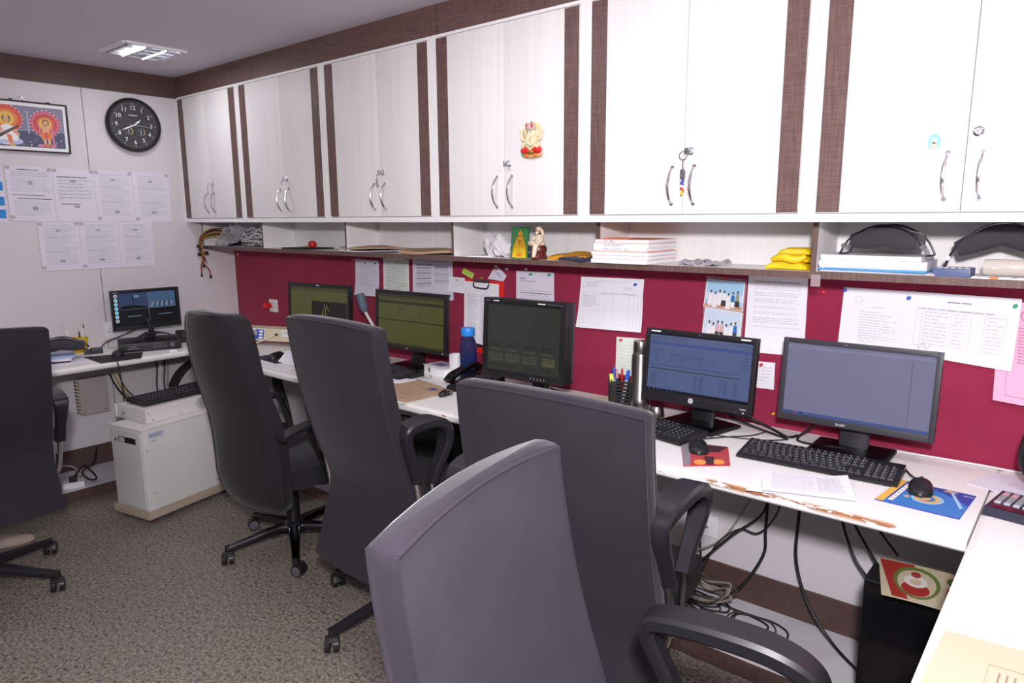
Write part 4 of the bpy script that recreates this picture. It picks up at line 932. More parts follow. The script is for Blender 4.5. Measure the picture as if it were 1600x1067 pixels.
def drd(s, mb):
    s.rect(mb, CVK, 0, 0, 1, 1, 0); s.rect(mb, CV, .08, .03, .53, .5); s.rect(mb, CV2, .54, .03, .97, .5); s.rect(mb, CV2, .32, .12, .52, .16); s.rect(mb, CVL, .32, .1, .40, .17, .0007)
    for k in range(9): s.shape(mb, CV if k % 2 else CVL, [(.56+.04*k, .45-.03*(k % 3)), (.62+.035*k, .3), (.64+.035*k, .34), (.6+.04*k, .48)], .0006)
    s.shape(mb, CVK, [(.08, .5), (.12, .4), (.3, .38), (.5, .45), (.53, .5)], .0006); s.rect(mb, CVK, .3, .1, .31, .4, .0006)
    s.rect(mb, CVL, .535, .03, .54, .97, .0006); s.rect(mb, CVL, .08, .5, .97, .506, .0006); s.lines(mb, CVL, .2, .42, .7, .74, 1, .5, .1, False); s.lines(mb, CVL, .68, .9, .7, .74, 1, .5, .1, False)
    for k in range(7): s.disc(mb, CVW, .04, .1+k*.12, .028, .052, .0008, 16); s.disc(mb, CVB if 0 < k < 6 else CVL, .04, .1+k*.12, .02, .038, .001, 16)
    s.rect(mb, CVL, .0, .0, .09, .012, .0006)
def bd(items):
    def f(mb, T, x0, x1, a0, a1, bez, bb):
        for it in items:
            k = it[0]
            if k == 'text': mb.m(it[4]); mb.text(it[1], T @ V((x0+(x1-x0)*it[2], -.0003, a0+(a1-a0)*it[3])), T.to_3x3() @ V((1, 0, 0)), T.to_3x3() @ V((0, 0, 1)), it[5])
            elif k == 'bar': mb.m(it[5]).box(x0+(x1-x0)*it[1], x0+(x1-x0)*it[2], -.0012, .0008, a0+(a1-a0)*it[3]-it[4], a0+(a1-a0)*it[3]+it[4], M=T)
            elif k == 'disc': mb.m(it[4]); c = T @ V((x0+(x1-x0)*it[1], -.0006+(-.0004 if len(it) > 5 else 0), a0+(a1-a0)*it[2])); mb.poly([c+T.to_3x3() @ V((it[3]*math.cos(a), 0, it[3]*math.sin(a))) for a in [2*PI*k/20 for k in range(20)]])
            elif k == 'dots':
                for q in range(it[4]): mb.m(it[5]).box(x0+(x1-x0)*(it[1]+q*it[2]), x0+(x1-x0)*(it[1]+q*it[2])+.0022, -.0008, .0008, a0+(a1-a0)*it[3]-.002, a0+(a1-a0)*it[3]+.002, M=T)
    return f
monitor('olive-screened monitor with a black window, furthest along the counter near the red socket', (1.26, -.16), 7.5, (1.29, -.262, 1.008), 2.9, .465, .28, .016, .05, dr0, 'slab', extra=bd([('bar', .48, .52, .972, .003, LGREY)]))
monitor('olive-screened monitor with divided panels above the short keyboard, second from the corner', (1.855, -.103), 2, (1.92, -.185, .997), 2.8, .483, .285, .016, .05, dr1, 'slab', extra=bd([('text', 'DELL', .47, .03, LGREY, .009), ('disc', .96, .03, .003, LGREY)]))
monitor('thick square black monitor with a dark screen and vented side', (2.72, -.235), 2.9, (2.725, -.315, 1.01), 3.4, .395, .317, .021, .075, dr2, 'round', botbez=.026, extra=bd([('bar', .13, .2, .967, .0016, WHITE), ('bar', .68, .77, .967, .0016, WHITE), ('bar', .8, .97, .967, .0012, MIDGREY), ('bar', .03, .09, .965, .002, MIDGREY), ('dots', .62, .04, .035, 5, LGREY)]))
monitor('black widescreen monitor showing a blue spreadsheet, round silver logo below', (3.405, -.145), 0.7, (3.402, -.180, .958), 6.7, .412, .262, .0165, .045, dr3, 'slab', bm=BLKG if False else BLK, botbez=.036, base_yaw=-14, extra=bd([('bar', .05, .14, .966, .0022, WHITE), ('bar', .86, .94, .966, .0022, WHITE), ('disc', .5, .965, .006, DGREY), ('disc', .47, .075, .0095, LGREY), ('text', 'hp', .47, .076, BLK, .010), ('bar', .90, .95, .075, .0012, LGREY), ('disc', .93, .03, .003, LGREY), ('disc', .86, .03, .002, MIDGREY)]))
monitor('large monitor with a plain violet-grey screen in front of the white ruled sheets', (3.905, -.125), 0.7, (3.905, -.145, .966), 5.5, .449, .267, .0155, .045, dr4, 'slab', bm=DGREY, botbez=.0215, extra=bd([('text', 'acer', .435, .04, LGREY, .017), ('bar', .41, .435, .972, .0022, MIDGREY), ('bar', .93, .98, .965, .0012, MIDGREY), ('dots', .70, .045, .03, 6, MIDGREY)]))
monitor('monitor with a four-way camera view standing on the black recorder box', (.225, -.672), 84.6, (.165, -.666, .972), 1.1, .375, .232, .013, .04, drd, 'arch', botbez=.02, z0=.8005, extra=bd([('text', 'ZEBRONICS', .52, .045, LGREY, .008), ('bar', .03, .1, .975, .0015, MIDGREY)]))

# ------------------------------------------------------------------ keyboards and mice
def keyboard(label, x, y, rz, z=.7505, L=.445, D=.15, pad=True, group='black keyboards'):
    t = thing('keyboard', label, 'keyboard', (x, y, z), math.radians(rz), group)
    mb = MB().m(BLK); a = L/2; prof = [(-D/2, .002), (-D/2, .008), (-D/2+.006, .012), (D/2-.02, .024), (D/2-.004, .025), (D/2, .02), (D/2, .002)]
    mb.loft([[V((x_, y_, z_)) for y_, z_ in prof] for x_ in (-a, -a+.004, a-.004, a)])
    part(mb, 'case', t)
    sl = (.024-.012)/(D-.026); zz = lambda yy: .012+(yy+D/2-.006)*sl
    def rows(mb, x0, x1, cols, rws, y0=None):
        kw = (x1-x0)/cols; rh = (D-.038)/6.3
        for r in rws:
            yy = -D/2+.016+r*rh+(.006 if r == 5 else 0); q = x0
            while q < x1-.002:
                w = kw
                if cols > 12:
                    if r == 0: w = random.choice((kw*1.3, kw*1.3, kw*6.2 if x0+kw*3 < q < x0+kw*5 else kw*1.3))
                    elif q == x0 and r in (1, 2, 3): w = kw*(1+.25*(4-r))
                w = min(w, x1-q); b0, b1 = zz(yy+.002), zz(yy+rh-.002)
                lo = [(q+.0008, yy+.0008, b0-.001), (q+w-.0008, yy+.0008, b0-.001), (q+w-.0008, yy+rh-.0008, b1-.001), (q+.0008, yy+rh-.0008, b1-.001)]
                hi = [(q+.003, yy+.003, b0+.0065), (q+w-.003, yy+.003, b0+.0065), (q+w-.003, yy+rh-.0022, b1+.0065), (q+.003, yy+rh-.0022, b1+.0065)]
                mb.m(KEYM).wedge(lo, hi)
                if w < kw*1.5:
                    mb.m(LGREY).poly([(q+.0055, yy+rh-.0068, b1+.00615), (q+.0095, yy+rh-.0068, b1+.00615), (q+.0095, yy+rh-.0042, b1+.0066), (q+.0055, yy+rh-.0042, b1+.0066)])
                q += w
    if pad:
        A = MB(); rows(A, -a+.012, -a+.012+.287*L/.445, 15, range(6)); part(A, 'main_keys', t, smooth=False)
        B_ = MB(); rows(B_, a-.012-.076-.062, a-.012-.076-.006, 3, (0,)); part(B_, 'arrow_keys', t, smooth=False)
        B2 = MB(); rows(B2, a-.012-.076-.062, a-.012-.076-.006, 3, (3, 4, 5)); part(B2, 'navigation_keys', t, smooth=False)
        C_ = MB(); rows(C_, a-.012-.076, a-.012, 4, (0, 1, 2, 3, 4)); part(C_, 'number_pad', t, smooth=False)
        part(MB().m(GREEN).box(a-.06, a-.057, D/2-.018, D/2-.016, .0243, .0247).box(a-.045, a-.042, D/2-.018, D/2-.016, .0243, .0247), 'indicator', t, smooth=False)
    else:
        A = MB(); rows(A, -a+.01, a-.01, 18, range(6)); part(A, 'main_keys', t, smooth=False)
    return t
keyboard('full black keyboard in front of the violet-grey monitor', 3.858, -.300, 3.4)
keyboard('black keyboard in front of the blue spreadsheet monitor, half behind a chair back', 3.255, -.292, -11)
keyboard('black keyboard below the olive-screened monitor with divided panels', 1.825, -.275, -5)
def mouse(label, x, y, rz, z=.7535, s=1.):
    t = thing('computer_mouse', label, 'mouse', (x, y, z), math.radians(rz), 'black computer mice')
    mb = MB().m(BLK); rings = []
    for k in range(11):
        f = k/10; yy = (-.056+.112*f)*s; w = .033*max(.02, 1-abs(2*f-1)**3)**.5*(1-.08*math.sin(PI*f))*s; hgt = (.006+.024*max(0, math.sin(PI*(.10+.72*f)))**.8*max(.02, 1-abs(2*f-1)**6)**.5)*s
        rings.append([V((w*math.cos(a), yy, max(.0, hgt*(math.sin(a)**.8 if math.sin(a) > 0 else 0)))) for a in [PI*j/12 for j in range(13)]]+[V((0, yy, .0))])
    mb.loft(rings); b = part(mb, 'body', t, ang=1.2)
    part(MB().m(DGREY).cyl((-.004, .03*s, .021*s), (.004, .03*s, .021*s), .009*s, n=14), 'scroll_wheel', t)
    part(MB().m(MIDGREY).strip([(0, .010*s, .0292*s), (0, .02*s, .0285*s), (0, .05*s, .017*s)], (1, 0, 0), .0012, .0012), 'button_gap', t)
    return t
def pad(label, pts, z, draw=None, edge=BLKM, top=BLKM, cat='mouse pad'):
    mb = MB(); sh = Sheet(*[(x, y, z) for x, y in pts], lift=.0025); sh.body(mb, edge, .0023, 4); sh.rect(mb, top, .004, .004, .996, .996, .0003)
    if draw: draw(sh, mb)
    return tag(mb.build('mouse_pad'), label, cat, 'mouse pads on the desks')
MPR = mat('pad_red', '#b8454e', .5); MPD = mat('pad_dark', '#4a2a33', .5); MPO = mat('pad_orange', '#ef9d54', .5); MPG = mat('pad_grey', '#8d8790', .5)
def dred(s, mb):
    s.shape(mb, MPG, [(.01, .01), (.22, .01), (.14, .99), (.01, .99)], .0005); s.shape(mb, MPD, [(.2, .02), (.99, .02), (.8, .35), (.2, .45)], .0006); s.disc(mb, MPO, .36, .86, .13, .11, .0007); s.disc(mb, MPO, .76, .84, .13, .12, .0007); s.shape(mb, MPD, [(.46, .6), (.68, .6), (.64, .98), (.5, .98)], .0008)
pad('red and grey mouse pad with orange ovals in front of the spreadsheet monitor', [(3.44, -.362), (3.585, -.318), (3.66, -.478), (3.552, -.568)], .7503, dred, MPR, MPR)
PB = mat('pad_blue', '#3b78c0', .5); PB2 = mat('pad_blue_deep', '#34459a', .5); PYL = mat('pad_yellow', '#e8b54e', .5); PTN = mat('pad_tan', '#caa780', .5); PLB = mat('pad_pale_blue', '#9cc4e0', .5)
def dblu(s, mb):
    s.rect(mb, PYL, .004, .004, .1, .996, .0004); s.shape(mb, PB2, [(.1, .004), (.996, .004), (.996, .5), (.8, .3), (.4, .06), (.16, .5), (.1, .9)], .0004); s.rect(mb, WHITE, .13, .12, .19, .9, .0006)
    for k in range(6): s.rect(mb, PTN, .14, .18+k*.12, .18, .22+k*.12, .0008)
    s.disc(mb, PLB, .52, .55, .2, .2, .0005); s.disc(mb, PTN, .52, .55, .16, .17, .0006); s.disc(mb, PYL, .52, .55, .13, .14, .0007); s.disc(mb, PB, .52, .55, .1, .11, .0008); s.disc(mb, PTN, .5, .55, .06, .09, .0009)
    s.shape(mb, PLB, [(.7, .1), (.74, .1), (.96, .6), (.93, .66)], .0006); s.shape(mb, PTN, [(.6, .1), (.66, .02), (.8, .06), (.72, .12)], .0007); s.text(mb, WHITE, 'ICM', .93, .12, .012); s.disc(mb, PTN, .28, .62, .04, .05, .0007)
pad('blue mouse pad with a yellow band and a gold oval picture', [(4.078, -.288), (4.258, -.294), (4.246, -.488), (4.055, -.482)], .7503, dblu, PB2, PB)
pad('black mouse pad in front of the recorder box', [(.25, -1.055), (.36, -.79), (.515, -.865), (.50, -1.06)], .7503)
pad('dark mouse pad on the counter behind the black fabric chair', [(1.0, -.33), (1.235, -.355), (1.24, -.50), (.985, -.475)], .7503, None, DGREY, DGREY)
mouse('black mouse on the red and grey mouse pad', 3.523, -.405, 28)
mouse('black mouse with red side trim on the blue mouse pad', 4.137, -.345, 8)
mouse('small black mouse beside the recorder box', .365, -.925, 70)
mouse('black mouse on the counter behind the black fabric chair', 1.10, -.41, 15)
# ------------------------------------------------------------------ things on the desks
def dsheet(tl, tr, br, bl, z=.7506, curl=None): 
    f = lambda q: (q[0], q[1], z); return Sheet(f(tl), f(tr), f(br), f(bl), lift=.0006, curl=curl)
Z0 = .7503
# recorder and friends on the clock-wall desk
t = thing('video_recorder', 'black camera recorder box with round dial buttons under the four-way monitor', 'recorder', (.235, -.70, Z0), math.radians(70))
mb = MB().m(BLK).box(-.16, .16, -.125, .125, .006, .05, bev=.003); 
for sx in (-.13, .13): mb.cyl((sx, -.1, 0), (sx, -.1, .007), .012, n=12).cyl((sx, .1, 0), (sx, .1, .007), .012, n=12)
part(mb, 'case', t)
mb = MB().m(LGREY); mb.text('UNICAM', (-.09, -.1262, .031), (1, 0, 0), (0, 0, 1), .010); mb.box(-.118, -.05, -.1265, -.125, .0195, .0215)
for r in range(3):
    for k in range(4): mb.box(.02+k*.013, .024+k*.013, -.1265, -.125, .018+r*.01, .0205+r*.01)
mb.box(.075, .079, -.1265, -.125, .02, .023).box(.075, .079, -.1265, -.125, .032, .035); part(mb, 'front_print', t, smooth=False)
mb = MB().m(MIDGREY).lathe([(.0135, 0), (.0135, -.002), (.0115, -.0025), (.0115, -.001), (.001, -.001)], (.112, -.125, .028), 24, 'Y').m(LGREY)
for a in range(4): mb.box(.111+.008*math.cos(a*PI/2), .113+.008*math.cos(a*PI/2), -.1275, -.126, .027+.008*math.sin(a*PI/2), .029+.008*math.sin(a*PI/2))
part(mb, 'dial', t)
tag(MB().m(BLKM).box(-.13, .13, -.09, .09, 0, .055, bev=.004).build('black_box', loc=(.17, -.36, Z0), rz=math.radians(75)), 'plain black box behind the recorder, near the room corner', 'box')
tag(MB().m(DGREY).box(-.045, .045, -.025, .025, 0, .03, bev=.005).build('power_adapter', loc=(.165, -.975, Z0), rz=math.radians(75)), 'small black power adapter between yellow cup and recorder', 'adapter')
tag(MB().m(WHITE).box(-.02, .02, -.008, .008, 0, .009, bev=.002).build('eraser', loc=(.462, -.665, Z0), rz=math.radians(62)), 'small white eraser on the desk edge beside the recorder', 'eraser')
t = thing('pen_cup', 'yellow plastic cup holding pens by the clock wall', 'cup', (.062, -1.005, Z0))
part(MB().m(YELLOW).lathe([(.001, 0), (.034, 0), (.036, .004), (.041, .083), (.043, .085), (.0395, .085), (.034, .006), (.001, .005)], n=28), 'cup', t)
for k, (x, y, a, b, mt, L) in enumerate(((-.015, -.02, -.02, -.055, WHITEP, .15), (.0, .008, -.01, .0, BLK, .115), (.012, .012, .005, .018, WHITEP, .155))):
    p = thing('pen', ('white pen leaning left in the yellow cup', 'short black pen in the yellow cup', 'white pen with dark tip upright in the yellow cup')[k], 'pen', (.062+x*.6, -1.005+y*.6, Z0+.006))
    d = V((a, b, L)); part(MB().m(mt).cyl((0, 0, 0), d*.85, .004, n=10), 'barrel', p); part(MB().m(BLK if k else LGREY).cyl(d*.85, d, .004, .0012, n=10), 'tip', p)
def headrest(name, label, loc, rz, L=.27, H=.115, rot=None, flip=1):
    # curved padded headrest cushion with its thin chrome bow
    t = thing('headrest', label, 'headrest', loc, rz, 'detached chair headrests', rot=rot)
    pts = [(-L/2, 0, .0), (-L*.40, 0, H*.5), (-L*.2, 0, H*.88), (0, 0, H), (L*.2, 0, H*.88), (L*.40, 0, H*.5), (L/2, 0, .0)]
    inn = [V((x*.93, -.004, max(z-.026, .006))) for x, y, z in pts[1:-1]]
    mb = MB().m(mat('headrest_fabric', '#38353c', .85, sheen=.2)); mb.strip([pts[1]]+inn[1:-1]+[pts[-2]], (0, 1, 0), .075, lambda f: .016+.044*math.sin(PI*(.12+.76*f))**.6, 7); part(mb, 'cushion', t, ang=1.2)
    mb = MB().m(DCHROME)
    for dy in (-.036, .036): mb.tube([V((x*1.03, dy, z+.005)) for x, y, z in pts], .0028, 8, 6)
    for sx in (-1, 1): mb.tube([(sx*L/2*1.03, -.036, .004), (sx*L/2*1.05, 0, .002), (sx*L/2*1.03, .036, .004)], .0028, 8, 4)
    mb.m(CHROME).cyl((-L*.47, -.042, H*.33), (-L*.47, -.034, H*.33), .007, n=12).cyl((L*.47, -.042, H*.33), (L*.47, -.034, H*.33), .007, n=12); part(mb, 'chrome_bow', t)
    return t
headrest('headrest', 'black curved headrest lying on papers beside the yellow cup', (.21, -1.145, Z0+.026), math.radians(72), .27, .085)
for k, (dx, dy, a, dz, mt, lab) in enumerate(((0, 0, 80, .0, PAPERL, 'white printed sheets at the bottom of the desk pile near the yellow cup'), (-.07, -.05, 72, .003, mat('black_folder', '#232227', .6), 'black folder in the desk pile near the yellow cup'), (-.075, -.03, 66, .011, PAPER, 'white papers on the black folder under the headrest'), (-.10, -.02, 74, .018, mat('pale_blue_paper', '#a9b9dc', .8), 'pale blue booklet on top of the desk pile under the headrest'))):
    mb = MB().m(mt).box(-.15, .15, -.105, .105, 0, (.0025, .0075, .0065, .006)[k], bev=.0006)
    if k == 0: mb.m(INKL); [mb.box(-.12, -.02+random.random()*.12, -.09+.012*q, -.087+.012*q, .0026, .0029) for q in range(14)]
    tag(mb.build('paper_pile', loc=(.275+dx, -1.215+dy, Z0+dz), rz=math.radians(a)), lab, 'papers', 'papers piled near the yellow cup')
tag(MB().m(RED).lathe([(.001, 0), (.021, 0), (.022, .008), (.018, .016), (.001, .017)], n=20).build('tape_roll', loc=(.10, -1.13, Z0)), 'small red round tin behind the headrest arch', 'tin')
# wall plates
def plate(name, label, loc, rx, w, h, sockets=1, red=False):
    t = thing(name, label, 'socket', loc, rx)
    mb = MB().m(WHITEP).box(-w/2, w/2, -.010, 0, -h/2, h/2, bev=.002); part(mb, 'plate', t)
    mb = MB().m(BLK)
    n = max(1, int(w/.06))
    for k in range(n):
        x = -w/2+(k+.5)*w/n
        for dx, dz in ((0, .012), (-.009, -.008), (.009, -.008)): mb.cyl((x+dx, -.0102, dz), (x+dx, -.0106, dz), .0032, n=10)
    part(mb, 'holes', t)
    return t
plate('wall_socket', 'white socket plate on the clock wall behind the four-way monitor', (.001, -.79, .845), PI/2, .12, .10)
plate('wall_socket', 'white socket plate below the counter, further from the black tower', (3.225, -.001, .322), 0, .10, .09)
s = plate('wall_socket', 'white socket plate below the counter with a black plug in it', (3.385, -.001, .318), 0, .105, .09)
t = plate('wall_socket', 'white switch box on the felt with a red round plug', (.447, -.0048, .945), 0, .085, .080)
part(MB().m(RED).lathe([(.001, -.06), (.014, -.06), (.021, -.053), (.021, -.044), (.012, -.042), (.012, -.030), (.018, -.029), (.018, -.012), (.001, -.011)], (-.028, 0, .0), 18, 'Y'), 'red_plug', t, label='red round plug')

# cream electronic scale, cards and papers behind the chairs
t = thing('display_unit', 'cream digital instrument with a small grey display and carrying handle', 'instrument', (.72, -.19, Z0), math.radians(22))
mb = MB().m(CREAM).wedge([(-.23, -.05, .03), (.23, -.05, .03), (.23, .06, .03), (-.23, .06, .03)], [(-.225, -.03, .10), (.225, -.03, .10), (.225, .06, .10), (-.225, .06, .10)])
for sx in (-.2, .2): mb.cyl((sx, .04, 0), (sx, .04, .032), .012, n=10).cyl((sx, -.03, 0), (sx, -.03, .032), .012, n=10)
part(mb, 'body', t)
q = Sheet((-.20, -.0345, .095), (-.03, -.0345, .095), (-.03, -.0515, .036), (-.20, -.0515, .036), lift=.0008)
q = Sheet((-.20, -.0315, .0965), (-.03, -.0315, .0965), (-.03, -.049, .034), (-.20, -.049, .034), lift=.0012)
mb = MB(); q.body(mb, WHITE, .0008, 2); q.rect(mb, mat('panel_blue', '#3d58b0', .5), .02, .05, .98, .95); q.rect(mb, mat('lcd_grey', '#8f9a90', .3), .12, .18, .7, .58, .0008); q.rect(mb, WHITE, .3, .06, .62, .14, .0008)
for k in range(3): q.rect(mb, WHITE, .78, .15+k*.28, .93, .33+k*.28, .0008)
q.rect(mb, WHITE, .1, .68, .6, .9, .0008); q.rect(mb, INKD, .3, .72, .4, .84, .001); part(mb, 'control_panel', t, smooth=False)
q = Sheet((.09, -.0318, .095), (.175, -.0318, .095), (.175, -.0422, .058), (.09, -.0422, .058), lift=.0014); mb = MB(); q.body(mb, WHITE, .0008, 2); q.text(mb, INKB, 'CMCC', .5, .5, .028); part(mb, 'label_sticker', t, smooth=False)
mb = MB().m(CREAM).strip([(.06, -.048, .07), (.0, -.10, .042), (-.07, -.16, .012)], (.5, .3, 0), .02, .008); mb.cyl((.06, -.05, .07), (.06, -.03, .072), .012, n=12).m(DGREY).cyl((.06, -.058, .07), (.06, -.05, .07), .007, n=10); part(mb, 'handle', t)
tag(MB().m(DGREY).box(-.03, .03, -.009, .009, 0, .012, bev=.004).build('small_remote', loc=(.80, -.42, Z0), rz=.3), 'small dark grey gadget below the cream instrument handle', 'gadget')
sh = dsheet((1.16, -.38), (1.36, -.40), (1.38, -.47), (1.20, -.465), curl=lambda u, v: .05*(1-v)*.9); mb = MB(); sh.body(mb, PAPER); tag(mb.build('folded_card'), 'white folded card tilted up behind the waisted chair', 'card')
sh = dsheet((1.10, -.50), (1.42, -.47), (1.44, -.575), (1.13, -.59)); mb = MB(); sh.body(mb, PAPER); sh.lines(mb, INKL, .1, .9, .2, .8, 4, .2); tag(mb.build('loose_sheet'), 'loose sheet near the counter edge behind the waisted chair', 'paper')
# gooseneck microphone
t = thing('gooseneck_microphone', 'gooseneck microphone with a grey head between the olive-screened monitors', 'microphone', (1.60, -.10, Z0))
part(MB().m(WHITEP).lathe([(.001, 0), (.04, 0), (.042, .006), (.03, .018), (.012, .022), (.001, .023)], n=24), 'base', t)
part(MB().m(CABLEW).tube([(0, 0, .02), (.0, .0, .08), (-.03, -.01, .16), (-.08, -.02, .235), (-.10, -.022, .262)], .008, 10, 6), 'neck', t)
part(MB().m(mat('mic_blue_grey', '#5b6775', .6)).tube([(-.095, -.021, .25), (-.105, -.023, .28), (-.128, -.026, .345)], lambda f: .012+.012*min(1, f*2.2), 12, 4), 'head', t)
# white box, cup, bottle, phone
t = thing('paper_box', 'low white carton with a printed top beside the white cup', 'box', (2.068, -.115, Z0), math.radians(-12))
part(MB().m(WHITE).box(-.085, .085, -.05, .05, 0, .035, bev=.001), 'carton', t)
sh = Sheet((-.09, .055, .0365), (.09, .055, .0365), (.09, -.055, .0365), (-.09, -.055, .0365), lift=.0008); mb = MB(); sh.body(mb, WHITE); sh.rect(mb, mat('pale_violet_print', '#9a98c4', .7), .15, .2, .6, .7); sh.lines(mb, INK, .18, .58, .25, .65, 3, .3); part(mb, 'lid_sheet', t)
part(MB().m(mat('mid_grey', '#77747a', .5)).box(-.045, -.028, -.0515, -.0495, .006, .028), 'tab', t)
mb = MB().m(WHITEP)
mb.lathe([(.001, 0), (.034, 0), (.035, .003), (.036, .102), (.034, .105), (.030, .104), (.029, .006), (.001, .005)], n=10)
tag(mb.build('paper_cup', loc=(2.165, -.115, Z0), ang=.2), 'white ribbed plastic cup beside the blue bottle', 'cup')
t = thing('water_bottle', 'translucent blue-violet water bottle with a bright blue cap', 'bottle', (2.262, -.135, Z0))
BOT = mat('bottle_plastic', '#5470b8', .08, trans=.85, ior=1.15, alpha=.9); WAT = mat('bottle_water', '#3a2f96', .2, trans=.5, ior=1.2)
part(MB().m(BOT).lathe([(.001, 0), (.036, 0), (.040, .005), (.041, .06), (.039, .075), (.040, .11), (.0405, .15), (.036, .178), (.027, .195), (.023, .20), (.023, .212), (.001, .212)], n=28), 'body', t)
part(MB().m(WAT).lathe([(.001, .003), (.035, .003), (.0385, .008), (.0395, .06), (.0375, .075), (.0385, .10), (.001, .1)], n=28), 'water', t)
part(MB().m(mat('cap_blue', '#2f8fe8', .35)).lathe([(.001, .207), (.031, .207), (.032, .212), (.032, .238), (.030, .243), (.001, .243)], n=28), 'cap', t)
t = thing('desk_telephone', 'black desk telephone with coiled cord in front of the square monitor', 'telephone', (2.40, -.235, Z0), math.radians(10))
mb = MB().m(BLK).wedge([(-.09, -.10, 0), (.09, -.10, 0), (.09, .10, 0), (-.09, .10, 0)], [(-.088, -.098, .02), (.088, -.098, .02), (.088, .098, .05), (-.088, .098, .05)]); part(mb, 'base', t)
mb = MB()
for r in range(5):
    for k in range(4): yy = -.07+r*.022; mb.m(DGREY).box(-.015+k*.022, .001+k*.022, yy, yy+.014, .02+(yy+.1)*.15, .032+(yy+.1)*.15, bev=.001).m(LGREY).box(-.010+k*.022, -.004+k*.022, yy+.005, yy+.009, .0322+(yy+.1)*.15, .0326+(yy+.1)*.15)
part(mb, 'keypad', t)
mb = MB().m(BLKG).strip([(-.065, -.11, .045), (-.065, -.085, .066), (-.065, 0, .078), (-.065, .085, .086), (-.065, .11, .066)], (1, 0, 0), lambda f: .042+.010*abs(2*f-1)**3, lambda f: .022+.018*abs(2*f-1)**4); hs = part(mb, 'handset', t)
mb = MB().m(CABLE); mb.tube([(-.07+.03*f+.008*math.cos(f*95)+.012, -.13-.055*f*(1-f)*4+.0*f-.02+.008*math.sin(f*95)*.3, .011+.008*math.sin(f*95)) for f in [k/150 for k in range(151)]], .0028, 5, 0); part(mb, 'coil_cord', t)
# brown envelopes
BLUEINK = mat('envelope_blue', '#3a3f86', .8)
sh = dsheet((2.085, -.295), (2.375, -.350), (2.352, -.600), (2.05, -.585), .7512, curl=lambda u, v: .002*(1+math.sin(4*u))); mb = MB(); sh.body(mb, KRAFT, .003)
sh.disc(mb, BLUEINK, .72, .2, .085, .075); sh.disc(mb, KRAFT, .72, .2, .070, .058, .0006); sh.disc(mb, BLUEINK, .72, .2, .06, .04, .0008); BRI = mat('envelope_ink', '#7d6553', .8); sh.lines(mb, BRI, .45, .8, .3, .36, 1, .3); sh.lines(mb, BRI, .3, .85, .45, .78, 5, .18, .3, False); sh.rect(mb, INKD, .35, .86, .85, .875); sh.rect(mb, INKD, .4, .9, .7, .912)
tag(mb.build('brown_envelope'), 'brown envelope with a dark blue oval emblem on the counter', 'envelope')
sh = dsheet((2.02, -.33), (2.32, -.44), (2.36, -.618), (2.0, -.612), .7505); mb = MB(); sh.body(mb, PAPERC, .0007); tag(mb.build('loose_sheet'), 'cream papers under the brown envelope at the counter edge', 'paper')
sh = dsheet((1.98, -.34), (2.10, -.31), (2.09, -.40), (2.0, -.44), .7504, curl=lambda u, v: .004); mb = MB(); sh.body(mb, PAPER, .004); tag(mb.build('loose_sheet'), 'white pad just under the front of the second keyboard', 'paper')
sh = dsheet((2.80, -.075), (2.965, -.030), (2.985, -.135), (2.82, -.18), .7512); mb = MB(); sh.body(mb, KRAFTL, .002); mb.m(INKD); sh.text(mb, INKD, '9242', .62, .45, .034); tag(mb.build('brown_envelope'), 'tan envelope with 9242 written on it by the pen holder', 'envelope')
# pen holder
t = thing('pen_holder', 'black slatted pen holder beside the steel flask', 'pen holder', (3.025, -.062, Z0), math.radians(38))
mb = MB().m(BLKM).box(-.036, .036, -.036, .036, 0, .004)
for sx, sy in ((-1, -1), (1, -1), (1, 1), (-1, 1)): mb.box(sx*.036-.006, sx*.036+.006, sy*.036-.006, sy*.036+.006, 0, .098, bev=.002)
for k in range(7):
    z = .006+k*.0138
    for s in (-1, 1): mb.box(-.036, .036, s*.036-.0018, s*.036+.0018, z, z+.0085).box(s*.036-.0018, s*.036+.0018, -.036, .036, z, z+.0085)
part(mb, 'basket', t, smooth=False)
ca, sa = math.cos(math.radians(38)), math.sin(math.radians(38))
for k, (x, y, tx, ty, L, mt, mt2, r, lab) in enumerate(((-.008, .0, -.036, .005, .135, mat('marker_violet', '#5a62c0', .4), mat('marker_blue', '#3346b4', .4), .007, 'blue-violet marker leaning left in the pen holder'), (-.02, -.006, -.035, -.012, .112, YELLOW, mat('highlighter', '#e6ee6a', .4), .010, 'pale yellow highlighter in the pen holder'), (0, .0, -.024, .008, .13, BLK, mat('tan_tip', '#c98f72', .5), .005, 'dark pen with a tan end in the pen holder'), (.008, .004, .003, .008, .135, RED, RED, .0045, 'red pen standing upright in the pen holder'), (.012, .0, .043, -.01, .135, WHITEP, mat('marker_bright_blue', '#2f66d8', .4), .008, 'white marker with a bright blue cap leaning right in the pen holder'))):
    wx, wy = x, y
    p = thing('pen', lab, 'pen', (3.025+wx, -.062+wy, Z0+.006), group='pens in the slatted holder'); d = V((tx-x, ty-y, L))
    part(MB().m(mt).cyl((0, 0, 0), d*.72, r*.9, n=12), 'barrel', p); part(MB().m(mt2).cyl(d*.72, d, r, r*.9, n=12), 'cap', p)
t = thing('steel_flask', 'tall brushed steel flask behind the blue spreadsheet monitor', 'flask', (3.135, -.098, Z0))
part(MB().m(STEEL).lathe([(.001, 0), (.034, 0), (.036, .004), (.036, .05), (.033, .055), (.033, .215), (.031, .222), (.001, .222)], n=32), 'body', t)
part(MB().m(STEEL).lathe([(.001, .222), (.027, .222), (.028, .226), (.028, .268), (.026, .272), (.001, .272)], n=32), 'cap', t)
tag(MB().m(STEEL).lathe([(.001, 0), (.030, 0), (.031, .003), (.024, .042), (.022, .045), (.001, .046)], n=28).build('steel_cup', loc=(3.235, -.148, Z0)), 'small upturned steel cup below the blue spreadsheet monitor', 'cup')
